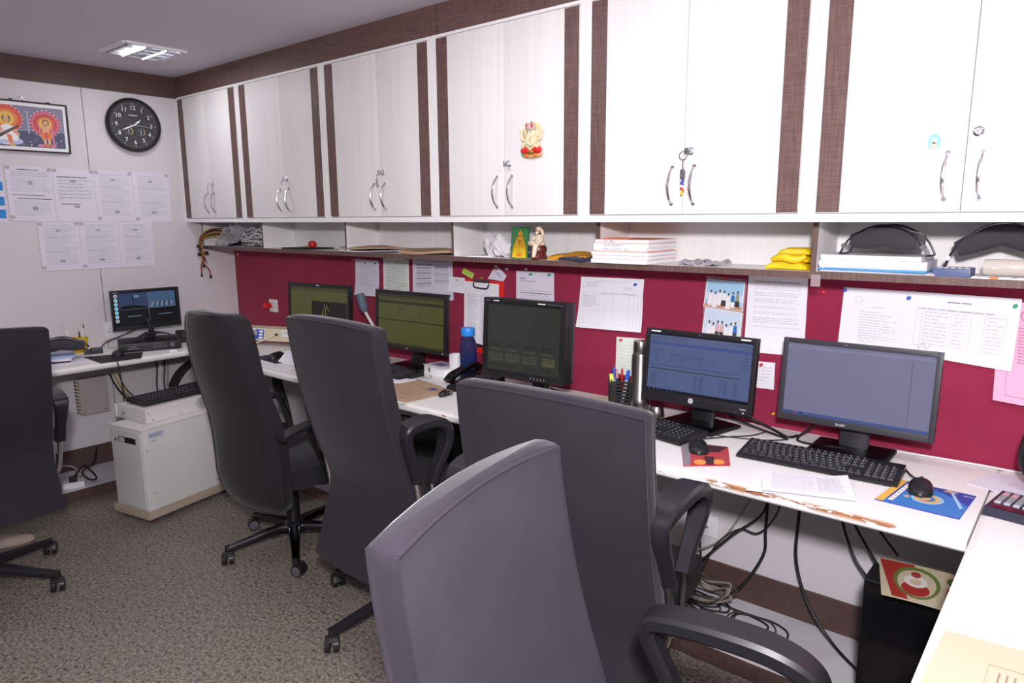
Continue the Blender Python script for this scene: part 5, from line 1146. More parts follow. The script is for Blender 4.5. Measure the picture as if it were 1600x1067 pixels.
# right end of the counter
for k, (a, lab) in enumerate(((0, 'loose printed sheet beneath another at the front of the violet-grey monitor keyboard'), (3, 'curled loose sheet lying over another in front of the violet-grey monitor keyboard'))):
    M = Matrix.Rotation(math.radians(a), 3, 'Z'); c = V((3.88, -.48, 0)); f = lambda x, y: (c+M @ V((x-c.x, y-c.y, 0)))[:2]
    sh = dsheet(f(3.735+k*.02, -.452), f(3.965, -.375 if k else -.39), f(4.02, -.545), f(3.768+k*.03, -.632+k*.02), .7506+k*.0016, curl=(lambda u, v: .016*max(0, u-.75)*4*(1-v)*.6+.004*v) if k else (lambda u, v: .0))
    mb = MB(); sh.body(mb, PAPER); sh.lines(mb, INKL, .1, .6, .1, .85, 12, .25, .4); sh.lines(mb, INKL, .62, .92, .12, .8, 14, .4, .2)
    tag(mb.build('loose_sheet'), lab, 'paper')
sh = dsheet((4.275, -.055), (4.42, -.085), (4.40, -.25), (4.225, -.202)); mb = MB(); sh.body(mb, PAPERL, .0015); sh.lines(mb, INKL, .4, .9, .3, .6, 4, .2); tag(mb.build('loose_sheet'), 'white envelope at the counter corner beside the blue bag', 'envelope')
t = thing('calculator', 'dark desktop calculator with grey and pink keys on the return desk', 'calculator', (4.365, -.335, Z0), math.radians(-8))
mb = MB().m(mat('calc_blue_black', '#2b2a3c', .35)).wedge([(-.07, -.09, 0), (.07, -.09, 0), (.07, .09, 0), (-.07, .09, 0)], [(-.067, -.085, .022), (.067, -.085, .022), (.068, .088, .014), (-.068, .088, .014)]); part(mb, 'body', t)
part(MB().m(mat('calc_window', '#5c2130', .15)).prism([V((-.055, -.078, .0225)), V((.055, -.078, .0225)), V((.055, -.05, .0213)), V((-.055, -.05, .0213))], (0, 0, .0006)), 'display', t, smooth=False)
mb = MB()
for r in range(6):
    for k in range(6):
        yy = -.036+r*.019; zz = .0205-(yy+.036)*.046; mb.m(mat('calc_pink', '#d98a98', .5) if (r == 4 and k < 2) else LGREY if r == 0 else mat('key_grey', '#8d8c94', .5)).box(-.058+k*.0198, -.0445+k*.0198, yy, yy+(.007 if r == 0 else .0125), zz-.003, zz+.004, bev=.001)
part(mb, 'keys', t)
t = thing('shoulder_bag', 'dark blue rounded bag with a clear front at the picture edge on the return desk', 'bag', (4.435, -.165, Z0), math.radians(15))
mb = MB().m(mat('bag_navy', '#16202f', .4)); mb.loft([[V((sx*.085*w, y*.045*w2, z)) for sx, y in ((-1, 0), (-.8, -1), (0, -1.1), (.8, -1), (1, 0), (.8, 1), (0, 1.1), (-.8, 1))] for z, w, w2 in ((0, .75, .7), (.02, .95, .95), (.09, 1.02, 1), (.16, .92, .85), (.205, .7, .6), (.22, .45, .4))]); part(mb, 'body', t, ang=1.2)
mb = MB().m(mat('bag_teal_panel', '#2c6f92', .15)); mb.blob((0, -.046, .09), .06, .008, .07); part(mb, 'front_panel', t)
mb = MB().m(BLK).tube([(-.07, 0, .03), (-.098, 0, .09), (-.09, 0, .17), (-.05, 0, .215)], .008, 8, 5); part(mb, 'strap', t)
sh = dsheet((4.300, -1.052), (4.60, -1.02), (4.60, -1.42), (4.288, -1.42), .7506); mb = MB(); sh.body(mb, mat('paper_ivory', '#c2b39b', .8), .004); FI = mat('faint_rose_ink', '#9a7f78', .8)
for k in range(3): sh.rect(mb, FI, .25+k*.2, .2, .252+k*.2, .8)
sh.rect(mb, FI, .25, .2, .9, .204)
for k in range(3):
    for q_ in range(3): sh.rect(mb, FI, .30+k*.2+q_*.035, .25, .31+k*.2+q_*.035, .6)
sh.rect(mb, INKD, .88, .3, .9, .75); tag(mb.build('brown_envelope'), 'ivory printed envelope lying on the return desk at the bottom edge', 'envelope')
# ------------------------------------------------------------------ things on the open shelf
ZS = 1.3207
# cable heap and plastic bag in the corner bay
t = thing('coiled_cables', 'grey and white cables heaped in the corner bay of the shelf', 'cables', (.45, -.11, ZS)); t['kind'] = 'stuff'
for k in range(16):
    r = random.uniform(.05, .085); cx, cy = random.uniform(-.07, .13), random.uniform(-.01, .015); zz = .006+.007*k; ph = random.random()*6
    mb = MB().m(random.choice((CABLEW, CABLEG, CABLEW, mat('cable_pale', '#b9b5bb', .5)))).tube([(cx+r*1.25*math.cos(ph+2*PI*q/11), cy+r*.9*math.sin(ph+2*PI*q/11), max(.006, zz+.012*math.sin(3*q+k))) for q in range(11)], .0042, 6, 4, True); part(mb, 'cable_loop', t)
mb = MB(); PLB = mat('clear_plastic_bag', '#cfcbd2', .15, alpha=.42, spec=.8); mb.m(PLB)
b = bmesh.new(); bmesh.ops.create_icosphere(b, subdivisions=5, radius=1)
for v in b.verts:
    n = v.co.normalized(); k = 1+.16*math.sin(9*n.x+4*n.z)*math.cos(7*n.y+2)+.08*math.sin(19*n.z+11*n.x)+.05*math.sin(31*n.y+17*n.z)
    v.co = V((n.x*.115*k+n.z*.05, n.y*.055*k-max(0, -n.z)*.05, n.z*.062*k+.075))
mb.join(b)
tag(mb.build('plastic_bag', loc=(.27, -.15, ZS-.005), ang=.35), 'crumpled clear plastic bag spilling over the shelf in the corner bay', 'plastic bag')
tag(MB().m(BLKM).box(-.05, .05, -.04, .04, 0, .07, bev=.012).build('black_adapter', loc=(.16, -.10, ZS)), 'black adapter block behind the clear plastic bag', 'adapter')
tag(MB().m(BLKM).box(-.13, .13, -.085, .085, 0, .007, bev=.002).build('black_folder', loc=(1.01, -.115, ZS)), 'thin black folder lying under the red ball', 'folder')
t = thing('red_ball', 'small red round box on the black folder', 'ball', (1.08, -.13, ZS+.0075))
part(MB().m(RED).lathe([(.001, 0), (.012, .001), (.021, .008), (.024, .019), (.021, .03), (.012, .037), (.001, .038)], n=22), 'ball', t); part(MB().m(DKRED).lathe([(.0242, .0175), (.0246, .019), (.0242, .0205)], n=22), 'seam', t)
def env(label, x, z, w, d, rz, mt, h=.006, name='brown_envelope', y=-.12, wav=.004):
    M = Matrix.Rotation(math.radians(rz), 3, 'Z'); f = lambda a, b: tuple(M @ V((a, b, 0))+V((x, y, z)))
    sh = Sheet(f(-w/2, d/2), f(w/2, d/2), f(w/2, -d/2), f(-w/2, -d/2), lift=h, curl=lambda u, v: wav*math.sin(5*u+3*v)+wav); mb = MB(); sh.body(mb, mt, h*.9)
    return tag(mb.build(name), label, 'envelope', 'papers on the open shelf')
env('white papers under a brown envelope in the third bay from the corner', 1.62, ZS, .36, .19, 3, PAPER, .004, 'loose_papers')
env('long brown envelope on white papers in the third bay from the corner', 1.60, ZS+.012, .33, .19, -2, KRAFT, .007)
env('thick brown envelope at the right end of the third bay', 2.06, ZS, .32, .20, 3, KRAFT, .012, wav=.006)
tag(MB().m(PAPER).box(-.055, .055, -.06, .06, 0, .004).build('loose_papers', loc=(2.36, -.14, ZS), rz=.5), 'small white papers in the bay with the gold picture', 'papers')
# white cloth bag
mb = MB().m(mat('white_cloth', '#dedade', .85)); b = bmesh.new(); bmesh.ops.create_icosphere(b, subdivisions=4, radius=1)
for v in b.verts:
    n = v.co.normalized(); k = 1+.14*math.sin(5*n.x+3*n.z+1)*math.cos(6*n.y)+.07*math.sin(13*n.x+9*n.z); v.co = V((n.x*.078*k, n.y*.055*k, max(0, n.z*.05*k+.042+.014*math.sin(7*n.x))))
mb.join(b).m(BLKM).tube([(.01, -.055, .035), (.012, -.066, .028), (.022, -.064, .012), (.03, -.06, .006)], .0015, 5, 4); tag(mb.build('cloth_bag', loc=(2.455, -.125, ZS), ang=.5), 'crumpled white cloth bag in the bay with the gold picture', 'cloth')
tag(MB().m(mat('navy_box', '#1e2c5e', .4)).box(-.035, .035, -.03, .03, 0, .02, bev=.002).box(-.035, .035, -.03, .03, .0235, .052, bev=.002).m(WHITE).box(-.034, .034, -.029, .029, .0195, .024).build('navy_box', loc=(2.565, -.105, ZS)), 'navy box half hidden behind the gold picture', 'box')
# gold figure card and the seated figurine
t = thing('picture_card', 'green-backed card with a golden garlanded figure standing on the shelf', 'picture', (2.607, -.185, ZS), math.radians(4), rot=(math.radians(-6), 0, math.radians(4)))
mb = MB().m(mat('card_green', '#1f5a38', .35)).box(-.044, .044, -.001, .002, .0, .127); part(mb, 'backing', t)
sh = Sheet((-.042, -.0014, .125), (.042, -.0014, .125), (.042, -.0014, .002), (-.042, -.0014, .002), lift=.0003); mb = MB()
sh.rect(mb, mat('card_green_light', '#3a7a46', .4), 0, 0, 1, 1, 0); GF = mat('gold_foil', '#d9a426', .3, .3); GD = mat('gold_dark', '#a8701c', .4)
sh.shape(mb, GF, [(.05, .98), (.12, .62), (.3, .38), (.38, .3), (.36, .2), (.45, .12), (.5, .05), (.55, .12), (.64, .2), (.62, .3), (.7, .38), (.88, .62), (.95, .98)], .0003)
sh.shape(mb, YELLOW, [(.1, .99), (.2, .66), (.8, .66), (.9, .99)], .0006); sh.disc(mb, GD, .5, .26, .08, .06, .0007); sh.shape(mb, GD, [(.36, .4), (.64, .4), (.6, .56), (.4, .56)], .0007); sh.disc(mb, GD, .72, .34, .07, .05, .0006); sh.disc(mb, GD, .3, .36, .06, .05, .0006)
for k in range(70): 
    a = random.random(); v = random.uniform(.5, .97); w = .12+.33*(v-.4); sh.disc(mb, random.choice((YELLOW, GD, GF, mat('petal', '#f2d34a', .5))), .5+(a*2-1)*w, v, .022, .016, .0009+random.random()*.0004, 7)
sh.shape(mb, mat('petal_orange', '#dd7a2a', .5), [(.3, .88), (.5, .84), (.7, .88), (.6, .95), (.4, .95)], .0016); part(mb, 'print', t, smooth=False)
t = thing('figurine', 'small seated robed figurine on a dark red rock, on the shelf', 'figurine', (2.705, -.18, ZS))
mb = MB().m(MAROON).lathe([(.001, 0), (.034, 0), (.036, .008), (.031, .018), (.028, .026), (.034, .036), (.033, .048), (.026, .056), (.001, .057)], n=18); part(mb, 'rock_base', t)
ROBE = mat('robe_ivory', '#e6d6be', .5); ST = mat('figure_skin', '#c79a74', .5); mb = MB().m(ROBE)
mb.tube([(0, .004, .05), (0, .006, .075), (0, .004, .098)], lambda f: .024-.009*f, 14, 5).tube([(.006, -.008, .058), (.010, -.032, .056), (.006, -.036, .03), (.004, -.038, .012)], lambda f: .0125-.005*f, 10, 5).tube([(-.008, -.008, .058), (-.022, -.028, .064), (.0, -.036, .066)], lambda f: .012-.003*f, 10, 5)
mb.tube([(-.016, 0, .09), (-.024, -.012, .075), (-.01, -.026, .068)], .007, 8, 5).tube([(.016, 0, .09), (.024, -.012, .078), (.012, -.026, .066)], .007, 8, 5); part(mb, 'robe', t)
mb = MB().m(ST).blob((-.001, -.004, .114), .0105, .0115, .0135).blob((-.001, -.0155, .113), .0022, .003, .003).blob((.004, -.04, .010), .006, .010, .004); part(mb, 'head', t)
mb = MB().m(ROBE).blob((0, .0, .121), .0135, .0135, .0115).tube([(.008, .008, .118), (.013, .008, .105), (.014, .006, .09)], .006, 8, 4).m(WHITE).blob((-.001, -.011, .105), .0065, .006, .006); part(mb, 'headscarf', t)
# saffron pouch, black desk diary, account books
mb = MB().m(DORANGE); sh = Sheet((2.755, -.05, ZS), (2.93, -.045, ZS), (2.94, -.19, ZS), (2.745, -.17, ZS), lift=.016, curl=lambda u, v: .014*math.sin(PI*u)*math.sin(PI*min(1, v+.1))+.004*math.sin(11*u+4*v)); sh.body(mb, DORANGE, .015, 12); tag(mb.build('saffron_pouch'), 'saffron cloth pouch lying flat beside the seated figurine', 'pouch')
t = thing('desk_calculator', 'dark calculator lying flat between saffron pouch and account books', 'calculator', (2.893, -.168, ZS), math.radians(-14), rot=(math.radians(4), 0, math.radians(-14)))
part(MB().m(mat('slate', '#34364a', .4)).box(-.07, .07, -.045, .055, 0.001, .014, bev=.003), 'body', t)
mb = MB().m(BLK)
for r in range(4):
    for k in range(5): mb.m(mat('key_pink', '#b8607a', .5) if (r == 1 and k == 1) else MIDGREY).box(-.055+k*.021, -.040+k*.021, -.035+r*.016, -.025+r*.016, .0135, .0165)
part(mb, 'keys', t)
ORL = mat('orange_cover_line', '#d98a5a', .7)
notes = ('', '', '', 'NEW ACCOUNT - 2021', 'GOLD MAHASITR', 'CT - 2021')
names = ('lowest white account book in the shelf stack, sticking out furthest', 'second white account book from the bottom of the shelf stack', 'third white account book from the bottom of the shelf stack', 'account book lettered new account in the shelf stack', 'account book with faint lettering, second from the top of the shelf stack', 'topmost account book of the shelf stack, with an orange paper on it')
z = ZS
for k in range(6):
    h = .0142; x0 = 3.0-.008*(k < 3)+.004*(k == 5)+.003*(k % 2); x1 = 3.222+.003*((k*7) % 3); y0 = -.232+.003*((k*5) % 3)
    t = thing('account_book', names[k], 'book', ((x0+x1)/2, y0, z), math.radians(random.uniform(-.6, .6)), 'white account books stacked on the shelf'); w = (x1-x0)/2
    part(MB().m(PAPER).box(-w, w, 0, .205, .0012, h-.0012, bev=.0008), 'pages', t)
    mb = MB().m(ORL if k in (5, 1, 2) else WHITE).box(-w-.001, w+.001, -.0015, .208, h-.0012, h).m(ORL if k % 2 else WHITE).box(-w-.001, w+.001, -.0015, .208, 0, .0012); mb.m(WHITE).box(-w-.001, w+.001, -.002, .0, .0012, h-.0012); part(mb, 'cover', t, smooth=False)
    if notes[k]: mb = MB().m(INKB); mb.text(notes[k], (-w*.75+.012, -.0022, h*.48), (1, 0, 0), (0, 0, 1), .0105, 'LEFT'); part(mb, 'lettering', t, smooth=False)
    z += h+.0003
tag(MB().m(mat('orange_slip', '#e0744a', .7)).box(-.05, .05, -.03, .03, 0, .003).build('orange_slip', loc=(3.075, -.17, z), rz=.1), 'orange slip of paper on top of the account books', 'paper')
mb = MB().m(mat('silver_foil', '#c9c6cc', .25, .6)); sh = Sheet((3.33, -.07, ZS), (3.47, -.08, ZS), (3.46, -.18, ZS), (3.31, -.17, ZS), lift=.01, curl=lambda u, v: .008*math.sin(9*u)*math.cos(7*v)+.004*math.sin(23*u+5*v)); sh.body(mb, mat('silver_foil', '#c9c6cc', .25, .6), .009, 14); mb.m(INK); sh.lines(mb, INKD, .5, .9, .6, .9, 2, .4)
tag(mb.build('foil_packet', ang=.3), 'crinkled silver packet beside the account books', 'packet')
mb = MB().m(YELLOW)
def fold(x0, x1, y0, y1, z, h, wv, ph):          # one soft layer of cloth with a rounded front fold
    rings = []
    for k in range(15):
        f = k/14; x = x0+(x1-x0)*f; dz = wv*math.sin(5*f+ph); dy = wv*1.5*math.sin(4*f+ph*2); e = min(1, .35+3.2*min(f, 1-f))
        rings.append([V((x, y0+dy+(y1-y0)*a, z+b2*(max(0, dz)+h*e))) for a, b2 in ((0, .5), (.03, .12), (.12, 0), (.9, 0), (1, .3), (1, .8), (.9, 1), (.5, 1.12), (.12, 1), (.03, .85))])
    mb.loft(rings)
fold(-.075, .055, -.055, .055, 0, .026, .004, .3)
fold(-.060, .054, -.050, .05, .024, .022, .006, 1.4)
fold(-.035, .053, -.044, .045, .046, .020, .007, 2.2)
mb.tube([(-.055, -.052, .030), (-.02, -.060, .040), (.02, -.058, .033), (.05, -.052, .044)], lambda f: .006+.008*math.sin(PI*f), 8, 5)
tag(mb.build('yellow_cloth', loc=(3.70, -.14, ZS), ang=.9), 'folded bright yellow cloth at the shelf divider', 'cloth')
# newspapers, headrests, telephone box, bottle in the last bay
for k, (x, w, z, h, mt, rz, lab) in enumerate(((3.948, .30, .0, .006, mat('newsprint', '#d9d3d4', .8), 1, 'magazine at the bottom of the pile in the last shelf bay'), (3.942, .28, .0065, .007, mat('folder_blue', '#5aa4dc', .5), -2, 'blue folder at the bottom of the paper pile under the headrest'), (3.944, .27, .014, .024, PAPERL, 1, 'folded newspapers above the blue folder'), (3.938, .26, .0385, .013, PAPER, -1, 'folded white papers on top of the pile under the headrest'))):
    M = MB(); c = -.115
    M.m(mt).loft([[V((xx, yy, zz)) for yy, zz in ((-.095, 0), (-.1, h*.5), (-.095, h), (.08, h), (.08, 0))] for xx in (-w/2, w/2-.002)])
    if k in (1, 2, 3): M.tube([(-w/2-.004, -.09, h*.5), (-w/2-.006, 0, h*.5), (-w/2-.004, .075, h*.5)], h*.62, 8, 3)
    tag(M.build('folded_papers', loc=(x, c, ZS+z), rz=math.radians(rz)), lab, 'papers', 'papers piled in the last shelf bay')
headrest('headrest', 'padded headrest with chrome bow standing on the newspaper pile', (3.965, -.165, ZS+.052), math.radians(-6), .225, .082)
headrest('headrest', 'second padded headrest at the picture edge of the last shelf bay', (4.235, -.10, ZS+.004), math.radians(6), .26, .135)
t = thing('blue_box', 'flat slate-blue box with a keypad top between the two headrests', 'box', (4.135, -.16, ZS)); part(MB().m(mat('slate_blue', '#4e5a80', .45)).box(-.045, .045, -.035, .06, 0, .022, bev=.003), 'case', t)
mb = MB(); 
for r in range(3):
    for k in range(5): mb.m(LGREY).box(-.036+k*.016, -.024+k*.016, -.02+r*.02, -.007+r*.02, .0215, .0245)
part(mb, 'keys', t)
for k, (x, y, mt, rz) in enumerate(((4.20, -.155, PAPER, 2), (4.19, -.15, mat('magazine_print', '#dccfc9', .6), -3))):
    mb = MB().m(mt).box(-.16+.05*k, .16, -.055, .06, 0, .004); 
    if k: 
        mb.m(ORANGE).box(-.07, -.05, -.0555, -.03, .0005, .0042).m(NAVY).box(-.02, -.01, -.05, -.03, .004, .0042).m(DORANGE).box(.03, .09, -.05, -.02, .004, .0042)
    tag(mb.build('magazine', loc=(x+.03, y-.01, ZS-.0+.0 if False else ZS+.0225*0+(.0 if k == 0 else .0043)), rz=math.radians(rz)), ('white magazine lying at the front of the last shelf bay', 'printed magazine with orange marks on the white magazine')[k], 'magazine') if False else None
    if k == 0: mb2 = mb; mb.bm.free()
    else: mb.bm.free()
mb = MB().m(PAPER).box(-.11, .11, -.05, .05, 0, .004).m(ORANGE).box(-.07, -.05, -.0503, -.03, .0005, .0043).m(NAVY).box(-.02, -.01, -.05, -.03, .004, .0043).m(DORANGE).box(.03, .09, -.05, -.02, .004, .0043)
tag(mb.build('magazine', loc=(4.295, -.165, ZS), rz=math.radians(-1)), 'printed magazine with orange marks below the clear bottle', 'magazine')
t = thing('plastic_jar', 'clear plastic jar with a pale lid lying beside the second headrest', 'jar', (4.265, -.165, ZS+.0275))
part(MB().m(mat('jar_plastic', '#d9d2c4', .15, alpha=.55)).lathe([(.001, -.06), (.020, -.06), (.022, -.055), (.022, .035), (.018, .045), (.001, .045)], n=20, axis='X'), 'body', t); part(MB().m(mat('lid_rose', '#c7a39a', .4)).lathe([(.001, .045), (.02, .045), (.02, .06), (.001, .06)], n=20, axis='X'), 'lid', t)
tag(MB().m(mat('clear_tape', '#c9b9be', .2, alpha=.3)).box(-.014, .014, -.0008, 0, -.036, 0).build('tape_strip', loc=(3.79, -.2168, 1.312), rz=0), 'strip of clear tape hanging from the shelf edge', 'tape')
# ------------------------------------------------------------------ below the desks
# white rack cabinet with the chassis and keyboard on top
RA = math.radians(12)
t = thing('rack_cabinet', 'white floor-standing rack cabinet on a low wooden trolley in the room corner', 'cabinet', (.78, -.80, 0), RA)
w, d = .125, .31
mb = MB().m(mat('trolley_wood', '#b3a493', .6, noise=((30, 3, 30), '#9c8d7d', .8))).box(-w-.018, w+.012, -d-.012, d+.03, .022, .060, bev=.003)
part(mb, 'wooden_trolley', t, label='pale wooden trolley board')
for sx in (-1, 1):
    for sy in (-1, 1): part(MB().m(DKRED).cyl((sx*.10-.006, sy*.28, .0135), (sx*.10+.006, sy*.28, .0135), .0135, n=14).m(DGREY).box(sx*.10-.01, sx*.10+.01, sy*.28-.01, sy*.28+.01, .014, .0225), 'caster', t)
RW = mat('rack_white', '#d9d5d3', .42)
part(MB().m(RW).box(-w, w, -d, d, .061, .475, bev=.004), 'case', t)
part(MB().m(RW).box(-w-.004, w+.004, -d-.004, d+.004, .4752, .482, bev=.003), 'top_panel', t)
mb = MB().m(mat('rack_door', '#cfcbcb', .35)).box(-w+.018, w-.006, -d-.010, -d-.001, .075, .466, bev=.003); dr = part(mb, 'door', t)
mb = MB().m(BLK).box(-.045, .085, -d-.0112, -d-.009, .405, .435).m(CHROME).cyl((-.05, -d-.01, .42), (-.05, -d-.024, .42), .008, n=14).m(LGREY).box(-.04, .0, -d-.0125, -d-.011, .407, .432); part(mb, 'latch', dr)
mb = MB().m(DGREY)
for k in range(34): mb.box(-w+.004, -w+.012, -d-.0012, -d+.001, .08+k*.0113, .086+k*.0113)
part(mb, 'vent_strip', t, label='dark perforated strip along the front edge', smooth=False)
sh = Sheet((w, -d+.03, .455), (w, -d+.115, .455), (w, -d+.115, .425), (w, -d+.03, .425), lift=.0006); mb = MB(); sh.body(mb, mat('sticker_pale_blue', '#c4ccda', .5), .0005, 1); sh.lines(mb, INKB, .05, .95, .15, .85, 3, .4); sh.rect(mb, INK, .15, 1.3, .5, 1.5); part(mb, 'rating_sticker', t, smooth=False)
mb = MB().m(DGREY)
for (y, z) in ((-.29, .37), (-.27, .15), (.1, .09), (.27, .11)): mb.cyl((w-.001, y, z), (w+.0012, y, z), .003, n=8)
part(mb, 'screws', t)
t = thing('rack_chassis', 'white perforated rack unit lying on the tall white cabinet', 'rack unit', (.715, -.80, .4825), math.radians(8))
mb = MB().m(RW).box(-.13, .13, -.235, .235, 0, .07, bev=.002).box(-.145, -.13, -.24, -.232, .002, .068); part(mb, 'case', t)
mb = MB().m(DGREY)
for cy in (.075, .148):
    for r in range(1, 5):
        for k in range(r*6): a = 2*PI*k/(r*6); y, z = cy+r*.0075*math.cos(a), .036+r*.0068*math.sin(a); mb.cyl((.1298, y, z), (.1306, y, z), .0024, n=6)
    mb.cyl((.1298, cy, .036), (.1306, cy, .036), .004, n=8)
for y, z in ((-.22, .05), (-.2, .012), (-.05, .01), (.205, .055), (.21, .02)): mb.cyl((.1298, y, z), (.1308, y, z), .003, n=8)
part(mb, 'fan_grilles', t, smooth=False)
mb = MB().m(CHROME).cyl((-.06, -.237, .03), (-.06, -.242, .03), .007, n=10).cyl((.115, -.237, .02), (.115, -.242, .02), .006, n=10); part(mb, 'front_screws', t)
keyboard('black keyboard lying on the white rack unit', .715, -.79, 98, .5605, L=.44, D=.165)
tag(MB().m(BLK).tube([(.06, .0, .0), (.05, .02, .012), (-.02, .1, .014), (-.06, .2, .012), (-.02, .3, .016), (.03, .32, .02)], .0022, 6, 5).build('keyboard_lead', loc=(.72, -.86, .587)), 'thin black lead lying over the keyboard on the rack unit', 'cable')
# amplifier box on the wall
t = thing('junction_box', 'beige metal box with a column of connectors mounted below the clock-wall desk', 'junction box', (.001, -.955, .485))
part(MB().m(mat('box_beige', '#b5aaa6', .5)).box(0, .045, -.075, .075, -.105, .105, bev=.003), 'case', t)
mb = MB()
for k in range(10): z = -.09+k*.02; mb.m(STEEL).cyl((.022, -.075, z), (.022, -.092, z), .006, n=10).m(CREAM).cyl((.034, -.074, z+.004), (.034, -.086, z+.004), .005, n=10)
part(mb, 'connectors', t)
part(MB().m(BLK).cyl((.0445, .055, -.09), (.046, .055, -.09), .004, n=10).cyl((.0445, -.06, -.095), (.046, -.06, -.095), .004, n=10), 'screws', t)
def cord(label, pts, r=.0035, mt=CABLE, name='cable', group='cables below the desks', ends=None): return tag(MB().m(mt).tube(pts, r, 8, 6).build(name), label, 'cable', group)
tag(MB().m(BLKM).strip([(.20, -.58, .735-.03), (.12, -.60, .70), (.06, -.62, .62), (.03, -.64, .50), (.03, -.64, .42)], (.2, .98, 0), .09, .012).build('curved_band'), 'dark curved band below the desk, above the keyboard on the rack', 'band') if False else None
mb = MB().m(mat('dark_umber', '#2b2422', .6)).strip([(.06, -.52, .395), (.058, -.50, .48), (.07, -.44, .56), (.10, -.36, .61), (.13, -.27, .62)], (.75, .2, .0), .07, .02)
mb.box(.03, .10, -.55, -.49, .061, .40, bev=.01); tag(mb.build('curved_band'), 'dark curved bracket below the desk corner behind the rack cabinet', 'bracket')
cord('black cord hanging over the edge of the clock-wall desk', [(.345, -.945, .760), (.45, -.97, .7545), (.512, -.985, .750), (.522, -.985, .72), (.52, -.975, .6), (.40, -.93, .47), (.2, -.85, .4), (.12, -.80, .3)], .003)
cord('short black lead curling from the adapter behind the recorder', [(.165, -.945, .768), (.12, -.90, .79), (.08, -.85, .80), (.06, -.78, .815), (.12, -.70, .86), (.15, -.68, .90)], .003)
for k, (y, mt, lab) in enumerate(((-.62, CABLE, 'black cable'), (-.60, CABLEW, 'white cable'), (-.575, CABLE, 'second black cable'), (-.555, CABLEG, 'grey cable'))):
    cord(lab+(' hanging below the desk behind the rack keyboard, nearest the junction box', ' hanging below the desk behind the rack keyboard', ' hanging below the desk beside the white cable', ' hanging below the desk nearest the dark curved bracket')[k], [(.10, y, .712), (.09, y+.01, .6), (.10, y-.005, .48), (.12, y+.005, .3), (.10, y, .10)], .005, mt)
for k, mt in enumerate((CABLE, mat('lead_yellow', '#c9a326', .5), CABLE)):
    cord(('thick black cable sloping down beside the junction box', 'yellow cable sloping down beside the junction box', 'thin black cable sloping down behind the rack cabinet')[k], [(.02+.012*k, -.855+.02*k, .59), (.08, -.835+.02*k, .5), (.22, -.80+.02*k, .40), (.30, -.76+.02*k, .2), (.32, -.72+.02*k, .075)], .005-.001*k, mt)
t = thing('power_strip', 'white power strip lying on the floor ledge left of the rack cabinet', 'power strip', (.30, -1.19, .061), math.radians(70))
part(MB().m(WHITEP).box(-.05, .05, -.03, .03, 0, .032, bev=.003), 'block', t); part(MB().m(BLK).box(-.02, .02, -.018, .018, .032, .06, bev=.005).cyl((.035, 0, .031), (.035, 0, .0335), .005, n=8), 'plug', t)
cord('grey cable arching from the power strip along the ledge', [(.26, -1.14, .10), (.22, -1.17, .155), (.16, -1.28, .15), (.14, -1.4, .11), (.16, -1.55, .07)], .005, CABLEG)
cord('dark looped cable over the power strip', [(.30, -1.19, .115), (.26, -1.12, .15), (.22, -1.08, .11), (.28, -1.07, .072), (.33, -1.12, .09), (.29, -1.14, .13), (.2, -1.05, .14), (.12, -1.0, .2)], .0045, CABLE)
# cables under the long counter
D_ = [('thin grey cable', CABLEG, .0028, [(3.63, -.06, .714), (3.60, -.06, .56), (3.53, -.05, .40), (3.45, -.06, .28), (3.30, -.12, .20), (3.12, -.16, .09)]),
      ('pair of black leads', CABLE, .0042, [(3.635, -.05, .714), (3.625, -.05, .60), (3.62, -.05, .45), (3.52, -.07, .34), (3.42, -.09, .22), (3.33, -.14, .10), (3.28, -.2, .066)]),
      ('thick black cable', CABLE, .0055, [(3.625, -.04, .714), (3.627, -.04, .55), (3.628, -.045, .38), (3.625, -.05, .28), (3.56, -.09, .15), (3.46, -.13, .068), (3.3, -.15, .066)]),
      ('black lead with a side loop', CABLE, .003, [(3.64, -.05, .714), (3.66, -.05, .6), (3.675, -.05, .50), (3.65, -.05, .42), (3.60, -.05, .36), (3.53, -.05, .355), (3.46, -.09, .28), (3.40, -.14, .1)]),
      ('lone black cable', CABLE, .0055, [(3.752, -.06, .714), (3.748, -.06, .58), (3.742, -.06, .44), (3.745, -.06, .30), (3.80, -.08, .17), (3.90, -.12, .078), (4.02, -.22, .068)]),
      ('black cable', CABLE, .0045, [(3.845, -.06, .714), (3.86, -.06, .60), (3.885, -.06, .48), (3.93, -.07, .38), (3.985, -.10, .33), (4.05, -.2, .3)]),
      ('second black cable', CABLE, .0045, [(3.855, -.06, .714), (3.88, -.06, .60), (3.915, -.06, .50), (3.97, -.07, .42), (4.04, -.12, .36)]),
      ('thin black cable', CABLE, .004, [(3.90, -.06, .714), (3.93, -.06, .60), (3.985, -.07, .51), (4.06, -.1, .44)])]
W_ = ['dropping left towards the tangled cords', 'dropping from the same hole as the thin grey cable', 'hanging straight below the counter beside the black leads', 'bending aside below the counter', 'hanging alone in the middle of the open knee space', 'running down to the black tower, furthest left of three', 'running down to the black tower, between two others', 'running down to the black tower, closest to its red card']
for (n_, mt, r, pts), w_ in zip(D_, W_): cord(n_+' '+w_, pts, r, mt)
cord('black plug cord running down from the lower wall socket', [(3.392, -.02, .315), (3.39, -.045, .305), (3.385, -.05, .26), (3.385, -.04, .19), (3.38, -.06, .10), (3.34, -.12, .066)], .0035)
t = thing('tangled_cords', 'tangle of dark cords coiled on the white floor ledge', 'cables', (3.535, -.125, .062)); t['kind'] = 'stuff'
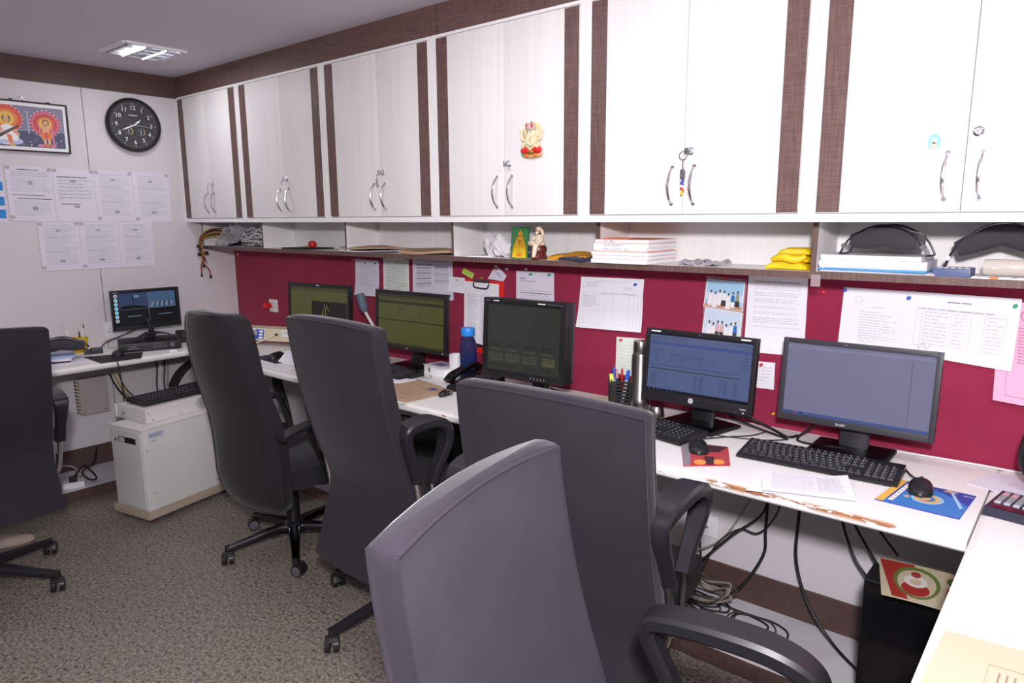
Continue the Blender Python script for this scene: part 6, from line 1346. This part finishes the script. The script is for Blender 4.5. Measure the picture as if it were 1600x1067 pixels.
for k, (cx, cy, rx, ry, ph) in enumerate(((.10, -.02, .085, .055, .2), (.13, -.03, .10, .06, 1.2), (-.06, .0, .07, .045, .4), (-.12, -.01, .10, .05, 2.), (.0, -.02, .16, .045, .9), (-.2, .0, .09, .05, .1), (-.02, -.03, .06, .07, 1.5), (-.16, .01, .13, .045, .3))):
    mb = MB().m(CABLE if k % 3 else mat('cord_brown', '#4a413c', .5)).tube([(cx+rx*math.cos(ph+2*PI*q/9), cy+ry*math.sin(ph+2*PI*q/9)-.01, .004+.0035*(k % 3)+.006*abs(math.sin(q*1.7+k))) for q in range(9)], .0032, 7, 5, True); part(mb, 'cord_loop', t)
t = thing('tied_cords', 'grey cords tied in a bunch on the ledge beside the skirting', 'cables', (3.42, -.085, .062)); t['kind'] = 'stuff'
for k in range(14):
    a = random.uniform(-.03, .03); mb = MB().m(CABLEG if k % 2 else mat('cord_brown', '#4a413c', .5)).tube([(-.20, a*.6-.04, .03+random.random()*.05), (-.08, a, .05+random.random()*.06), (.02, a*.4, .07+a), (.10+random.random()*.04, a*1.3-.02, .05+random.random()*.05), (.05, a-.03, .02), (-.12, a-.03, .015)], .004, 6, 5); part(mb, 'cord', t)
# black tower and the card on it
t = thing('computer_tower', 'black computer tower under the corner desk with a red card on top', 'computer', (4.03, -.285, .0605))
part(MB().m(BLKM).box(0, .40, -.115, 0.0, .004, .425, bev=.004), 'case', t); part(MB().m(BLKG).box(.004, .396, -.1185, -.1155, .012, .418, bev=.003), 'side_panel', t)
sh = Sheet((.03, -.1189, .07), (.09, -.1189, .07), (.09, -.1189, .03), (.03, -.1189, .03), lift=.0005); mb = MB(); sh.body(mb, WHITE, .0004, 1); sh.lines(mb, INK, .1, .9, .2, .8, 3, .3); part(mb, 'sticker', t, smooth=False)
mb = MB().m(DGREY).tube([(.14, -.1192, .22), (.17, -.1192, .235), (.18, -.1192, .215), (.16, -.1192, .20), (.185, -.1192, .19), (.17, -.1192, .165), (.14, -.1192, .17)], .0014, 5, 5).tube([(.23, -.1192, .235), (.205, -.1192, .19), (.245, -.1192, .19)], .0014, 5, 3); part(mb, 'scratched_number', t, label='scratched handwritten figures')
sh = Sheet((4.035, -.255, .489), (4.30, -.25, .495), (4.30, -.47, .491), (4.09, -.475, .489), lift=.002, curl=lambda u, v: .004*math.sin(PI*u)); mb = MB(); CR = mat('card_red', '#a8322f', .5); CC = mat('card_cream', '#cfc0a4', .5); CG = mat('card_olive', '#6b7a3c', .5)
sh.body(mb, CC, .0016); sh.shape(mb, CR, [(.01, .02), (.36, .02), (.22, .6), (.3, .98), (.12, .98)], .0005); sh.disc(mb, CG, .38, .5, .24, .42, .0007); sh.disc(mb, CC, .38, .52, .20, .35, .0009); sh.disc(mb, CR, .37, .68, .15, .18, .0011); sh.disc(mb, mat('card_white', '#e6e0dc', .5), .37, .48, .12, .16, .0013); sh.disc(mb, CR, .37, .3, .05, .08, .0013); sh.disc(mb, CC, .37, .5, .06, .08, .0015)
sh.rect(mb, CR, .68, .45, .95, .8, .0006); sh.disc(mb, CG, .8, .25, .14, .14, .0007); sh.lines(mb, CC, .7, .94, .5, .78, 5, .2); tag(mb.build('greeting_card'), 'red and cream decorated card lying on the black tower', 'card')
# counter cables behind the monitors
for lab, pts, r, mt in (('black monitor cable curving along the felt between the right-hand monitors', [(3.47, -.10, .80), (3.55, -.06, .785), (3.63, -.06, .762), (3.70, -.10, .755), (3.72, -.06, .754)], .0045, CABLE), ('second black monitor cable curving to the gap between the right-hand monitors', [(3.49, -.08, .785), (3.57, -.09, .768), (3.66, -.10, .755), (3.705, -.12, .754)], .004, CABLE),
        ('thin mouse cord running behind the red mouse pad', [(3.505, -.345, .770), (3.50, -.29, .757), (3.54, -.22, .753), (3.60, -.15, .753), (3.62, -.08, .753)], .0022, CABLE), ('thin keyboard cord crossing the counter by the spreadsheet monitor', [(3.30, -.232, .757), (3.40, -.245, .768), (3.50, -.225, .753), (3.58, -.205, .753), (3.66, -.17, .753), (3.71, -.12, .753)], .0022, CABLE),
        ('white cord lying along the foot of the felt towards the blue bag', [(3.99, -.035, .754), (4.05, -.03, .7545), (4.14, -.02, .754), (4.25, -.015, .754), (4.36, -.02, .754)], .0035, CABLEW), ('mouse cord of the mouse on the blue pad', [(4.128, -.287, .762), (4.10, -.25, .756), (4.075, -.20, .754), (4.06, -.16, .754)], .0028, CABLE),
        ('black cable dropping behind the violet-grey monitor', [(3.80, -.08, .86), (3.77, -.07, .80), (3.735, -.11, .757), (3.80, -.135, .757), (3.90, -.165, .772), (3.94, -.215, .768)], .004, CABLE), ('black monitor cable behind the square monitor', [(2.78, -.20, .80), (2.83, -.14, .77), (2.87, -.12, .755), (2.93, -.15, .754)], .004, CABLE), ('thin white cord by the white carton', [(1.96, -.19, .753), (2.0, -.24, .753), (2.07, -.245, .753), (2.10, -.22, .753), (2.06, -.19, .753)], .0015, CABLEG)): cord(lab, pts, r, mt, 'counter_cable', 'cables on the counter')
# dark crate under the counter between the chairs
t = thing('waste_basket', 'black mesh basket under the counter behind the waisted chair', 'basket', (1.80, -.25, .0605))
mb = MB().m(BLKM).lathe([(.001, 0), (.11, 0), (.112, .006), (.001, .006)], n=24)
for k in range(24):
    a = 2*PI*k/24; b2 = a+.5
    mb.tube([(.11*math.cos(a), .11*math.sin(a), 0), (.15*math.cos(b2), .15*math.sin(b2), .42)], .003, 5, 0).tube([(.11*math.cos(a), .11*math.sin(a), 0), (.15*math.cos(a-.5), .15*math.sin(a-.5), .42)], .003, 5, 0)
part(mb, 'mesh', t); part(MB().m(BLKM).tube([(.15*math.cos(2*PI*k/20), .15*math.sin(2*PI*k/20), .42) for k in range(20)], .006, 8, 2, True), 'rim', t)
t = thing('computer_tower', 'dark computer tower in the shade under the counter between two chairs', 'computer', (2.75, -.20, .0605)); part(MB().m(BLKM).box(-.09, .09, -.2, .2, .004, .40, bev=.005), 'case', t); part(MB().m(DGREY).box(-.08, .08, -.2035, -.2005, .03, .38, bev=.003), 'front_panel', t)

t = thing('computer_tower', 'dark computer tower under the counter beside the black mesh basket', 'computer', (2.16, -.22, .0605)); part(MB().m(BLKM).box(-.10, .10, -.2, .2, .004, .43, bev=.005), 'case', t); part(MB().m(DGREY).box(-.09, .09, -.2035, -.2005, .03, .41, bev=.003), 'front_panel', t)
cord('thick black sleeve curving down below the counter behind the black fabric chair', [(.74, -.20, .70), (.84, -.27, .55), (.96, -.30, .44), (1.03, -.30, .30), (1.04, -.30, .10)], .017)
cord('second thick black sleeve below the counter, nearer the wall', [(.66, -.14, .70), (.78, -.20, .52), (.86, -.22, .42), (.90, -.22, .26), (.90, -.22, .09)], .014)
# the seated person behind the chair at the picture edge: shoe and trouser hem show
t = thing('person', 'person seated in the chair at the picture edge, beige shoe and brown trouser hem showing', 'person', (.92, -1.83, 0))
def skin(name, nodes, edges, radii, mt, root):
    me = bpy.data.meshes.new(name); me.from_pydata(nodes, edges, []); me.materials.append(mt)
    o = bpy.data.objects.new(name, me); COL.objects.link(o); o.parent = root
    md = o.modifiers.new('skin', 'SKIN'); md.use_smooth_shade = True
    for k, r in enumerate(radii): me.skin_vertices[0].data[k].radius = (r, r) if not isinstance(r, tuple) else r
    me.skin_vertices[0].data[0].use_root = True
    sb = o.modifiers.new('subsurf', 'SUBSURF'); sb.levels = 2; sb.render_levels = 2
    return o
# one continuous body, leaning over the desk; then clothes as their own pieces
N = [(0.05, 0, .60), (.05, 0, .78), (.005, 0, .87), (-.08, 0, 1.01), (-.145, 0, 1.125), (-.18, 0, 1.20), (-.19, 0, 1.25),
     (-.085, .185, .995), (-.15, .22, .86), (-.40, .16, .795), (-.085, -.185, .995), (-.15, -.22, .86), (-.40, -.16, .795),
     (.0, .09, .57), (-.27, .12, .56), (-.26, .13, .30), (-.24, .15, .09), (.0, -.09, .57), (-.30, -.12, .56), (-.30, -.12, .30), (-.28, -.12, .09)]
E_ = [(0, 1), (1, 2), (2, 3), (3, 4), (4, 5), (5, 6), (3, 7), (7, 8), (8, 9), (3, 10), (10, 11), (11, 12), (0, 13), (13, 14), (14, 15), (15, 16), (0, 17), (17, 18), (18, 19), (19, 20)]
for wq, sy in ((9, 1), (12, -1)):              # palms and five bent fingers resting on the papers
    x, y, z = N[wq]; b0 = len(N)
    N.append((x-.05, y, z-.006)); N.append((x-.085, y, z-.010)); E_ += [(wq, b0), (b0, b0+1)]
    for q, L in ((-.027, .060), (-.009, .072), (.009, .068), (.027, .050)):
        k = len(N); N += [(x-.09-L*.45, y+q*1.1, z-.004), (x-.09-L*.8, y+q*1.15, z-.016), (x-.09-L, y+q*1.15, z-.026)]; E_ += [(b0+1, k), (k, k+1), (k+1, k+2)]
    k = len(N); N += [(x-.06, y-sy*.035, z-.008), (x-.095, y-sy*.05, z-.018)]; E_ += [(b0, k), (k, k+1)]
Rr = [.12, .115, .115, .085, .048, .075, .065, .055, .045, .033, .055, .045, .033, .08, .065, .05, .035, .08, .065, .05, .035]+([(.032, .017), (.036, .014)]+[.0095, .0085, .007]*4+[.011, .009])*2
CL = mat('skin_and_clothes', '#b98a68', .75); nt = CL.node_tree      # one body; shirt and trouser colours sit on its surface
tc_ = nt.nodes.new('ShaderNodeTexCoord'); sp_ = nt.nodes.new('ShaderNodeSeparateXYZ'); nt.links.new(tc_.outputs['Object'], sp_.inputs[0])
def cmp_(sock, op, val):
    q = nt.nodes.new('ShaderNodeMath'); q.operation = op; nt.links.new(sock, q.inputs[0]); q.inputs[1].default_value = val; return q.outputs[0]
def mul_(a, b2):
    q = nt.nodes.new('ShaderNodeMath'); q.operation = 'MULTIPLY'; nt.links.new(a, q.inputs[0]); nt.links.new(b2, q.inputs[1]); return q.outputs[0]
def mixc(fac, a, c):
    q = nt.nodes.new('ShaderNodeMix'); q.data_type = 'RGBA'; nt.links.new(fac, q.inputs[0])
    if isinstance(a, tuple): q.inputs[6].default_value = a
    else: nt.links.new(a, q.inputs[6])
    q.inputs[7].default_value = c; return q.outputs[2]
c1_ = mixc(mul_(cmp_(sp_.outputs[2], 'LESS_THAN', 1.085), cmp_(sp_.outputs[0], 'GREATER_THAN', -.22)), srgb('#b98a68'), srgb('#8a8d99'))
c2_ = mixc(mul_(cmp_(sp_.outputs[2], 'LESS_THAN', .66), cmp_(sp_.outputs[2], 'GREATER_THAN', .11)), c1_, srgb('#3f332c'))
nt.links.new(c2_, nt.nodes['Principled BSDF'].inputs['Base Color'])
skin('body', N, E_, Rr, CL, t)
SHIRT = mat('shirt_grey', '#8a8d99', .85); TRO = mat('trouser_brown', '#3f332c', .85)
skin('trousers', [N[i] for i in (0, 13, 14, 15, 16, 17, 18, 19, 20)], [(0, 1), (1, 2), (2, 3), (3, 4), (0, 5), (5, 6), (6, 7), (7, 8)], [.14, .11, .09, .075, .066, .11, .09, .075, .066], TRO, t)
part(MB().m(mat('hair_black', '#17140f', .6)).blob((-.175, 0, 1.245), .085, .08, .075), 'hair', t)
SHOE = mat('shoe_beige', '#a8958a', .7)
for s, (x, y, a) in enumerate(((-.225, .205, 78), (-.285, -.09, 150))):
    mb = MB().m(SHOE); ca_, sa_ = math.cos(math.radians(a)), math.sin(math.radians(a))
    rings = []
    for f, wd, hg in ((-.5, .030, .05), (-.44, .036, .07), (-.2, .034, .072), (.0, .038, .06), (.2, .044, .045), (.38, .040, .036), (.47, .026, .028), (.5, .012, .018)):
        L = f*.25; rings.append([V((x+L*ca_-q*sa_, y+L*sa_+q*ca_, z)) for q, z in ((-wd, .004), (-wd*1.03, .018), (-wd*.8, hg*.75), (-wd*.35, hg), (wd*.35, hg), (wd*.8, hg*.75), (wd*1.03, .018), (wd, .004))])
    mb.loft(rings); sh_ = part(mb, 'shoe', t, ang=1.2)
    mb = MB().m(mat('sole_grey', '#6b5f58', .8)); mb.loft([[V((v.x, v.y, z)) for v in (r[0], r[1], r[6], r[7])][:2]+[V((v.x, v.y, z)) for v in (r[6], r[7])] for r, z in ((rings[0], .0), (rings[-1], .0))]) if False else mb.prism([V((r[1].x, r[1].y, 0.0005)) for r in rings]+[V((r[6].x, r[6].y, 0.0005)) for r in reversed(rings)], (0, 0, .012)); part(mb, 'sole', sh_)
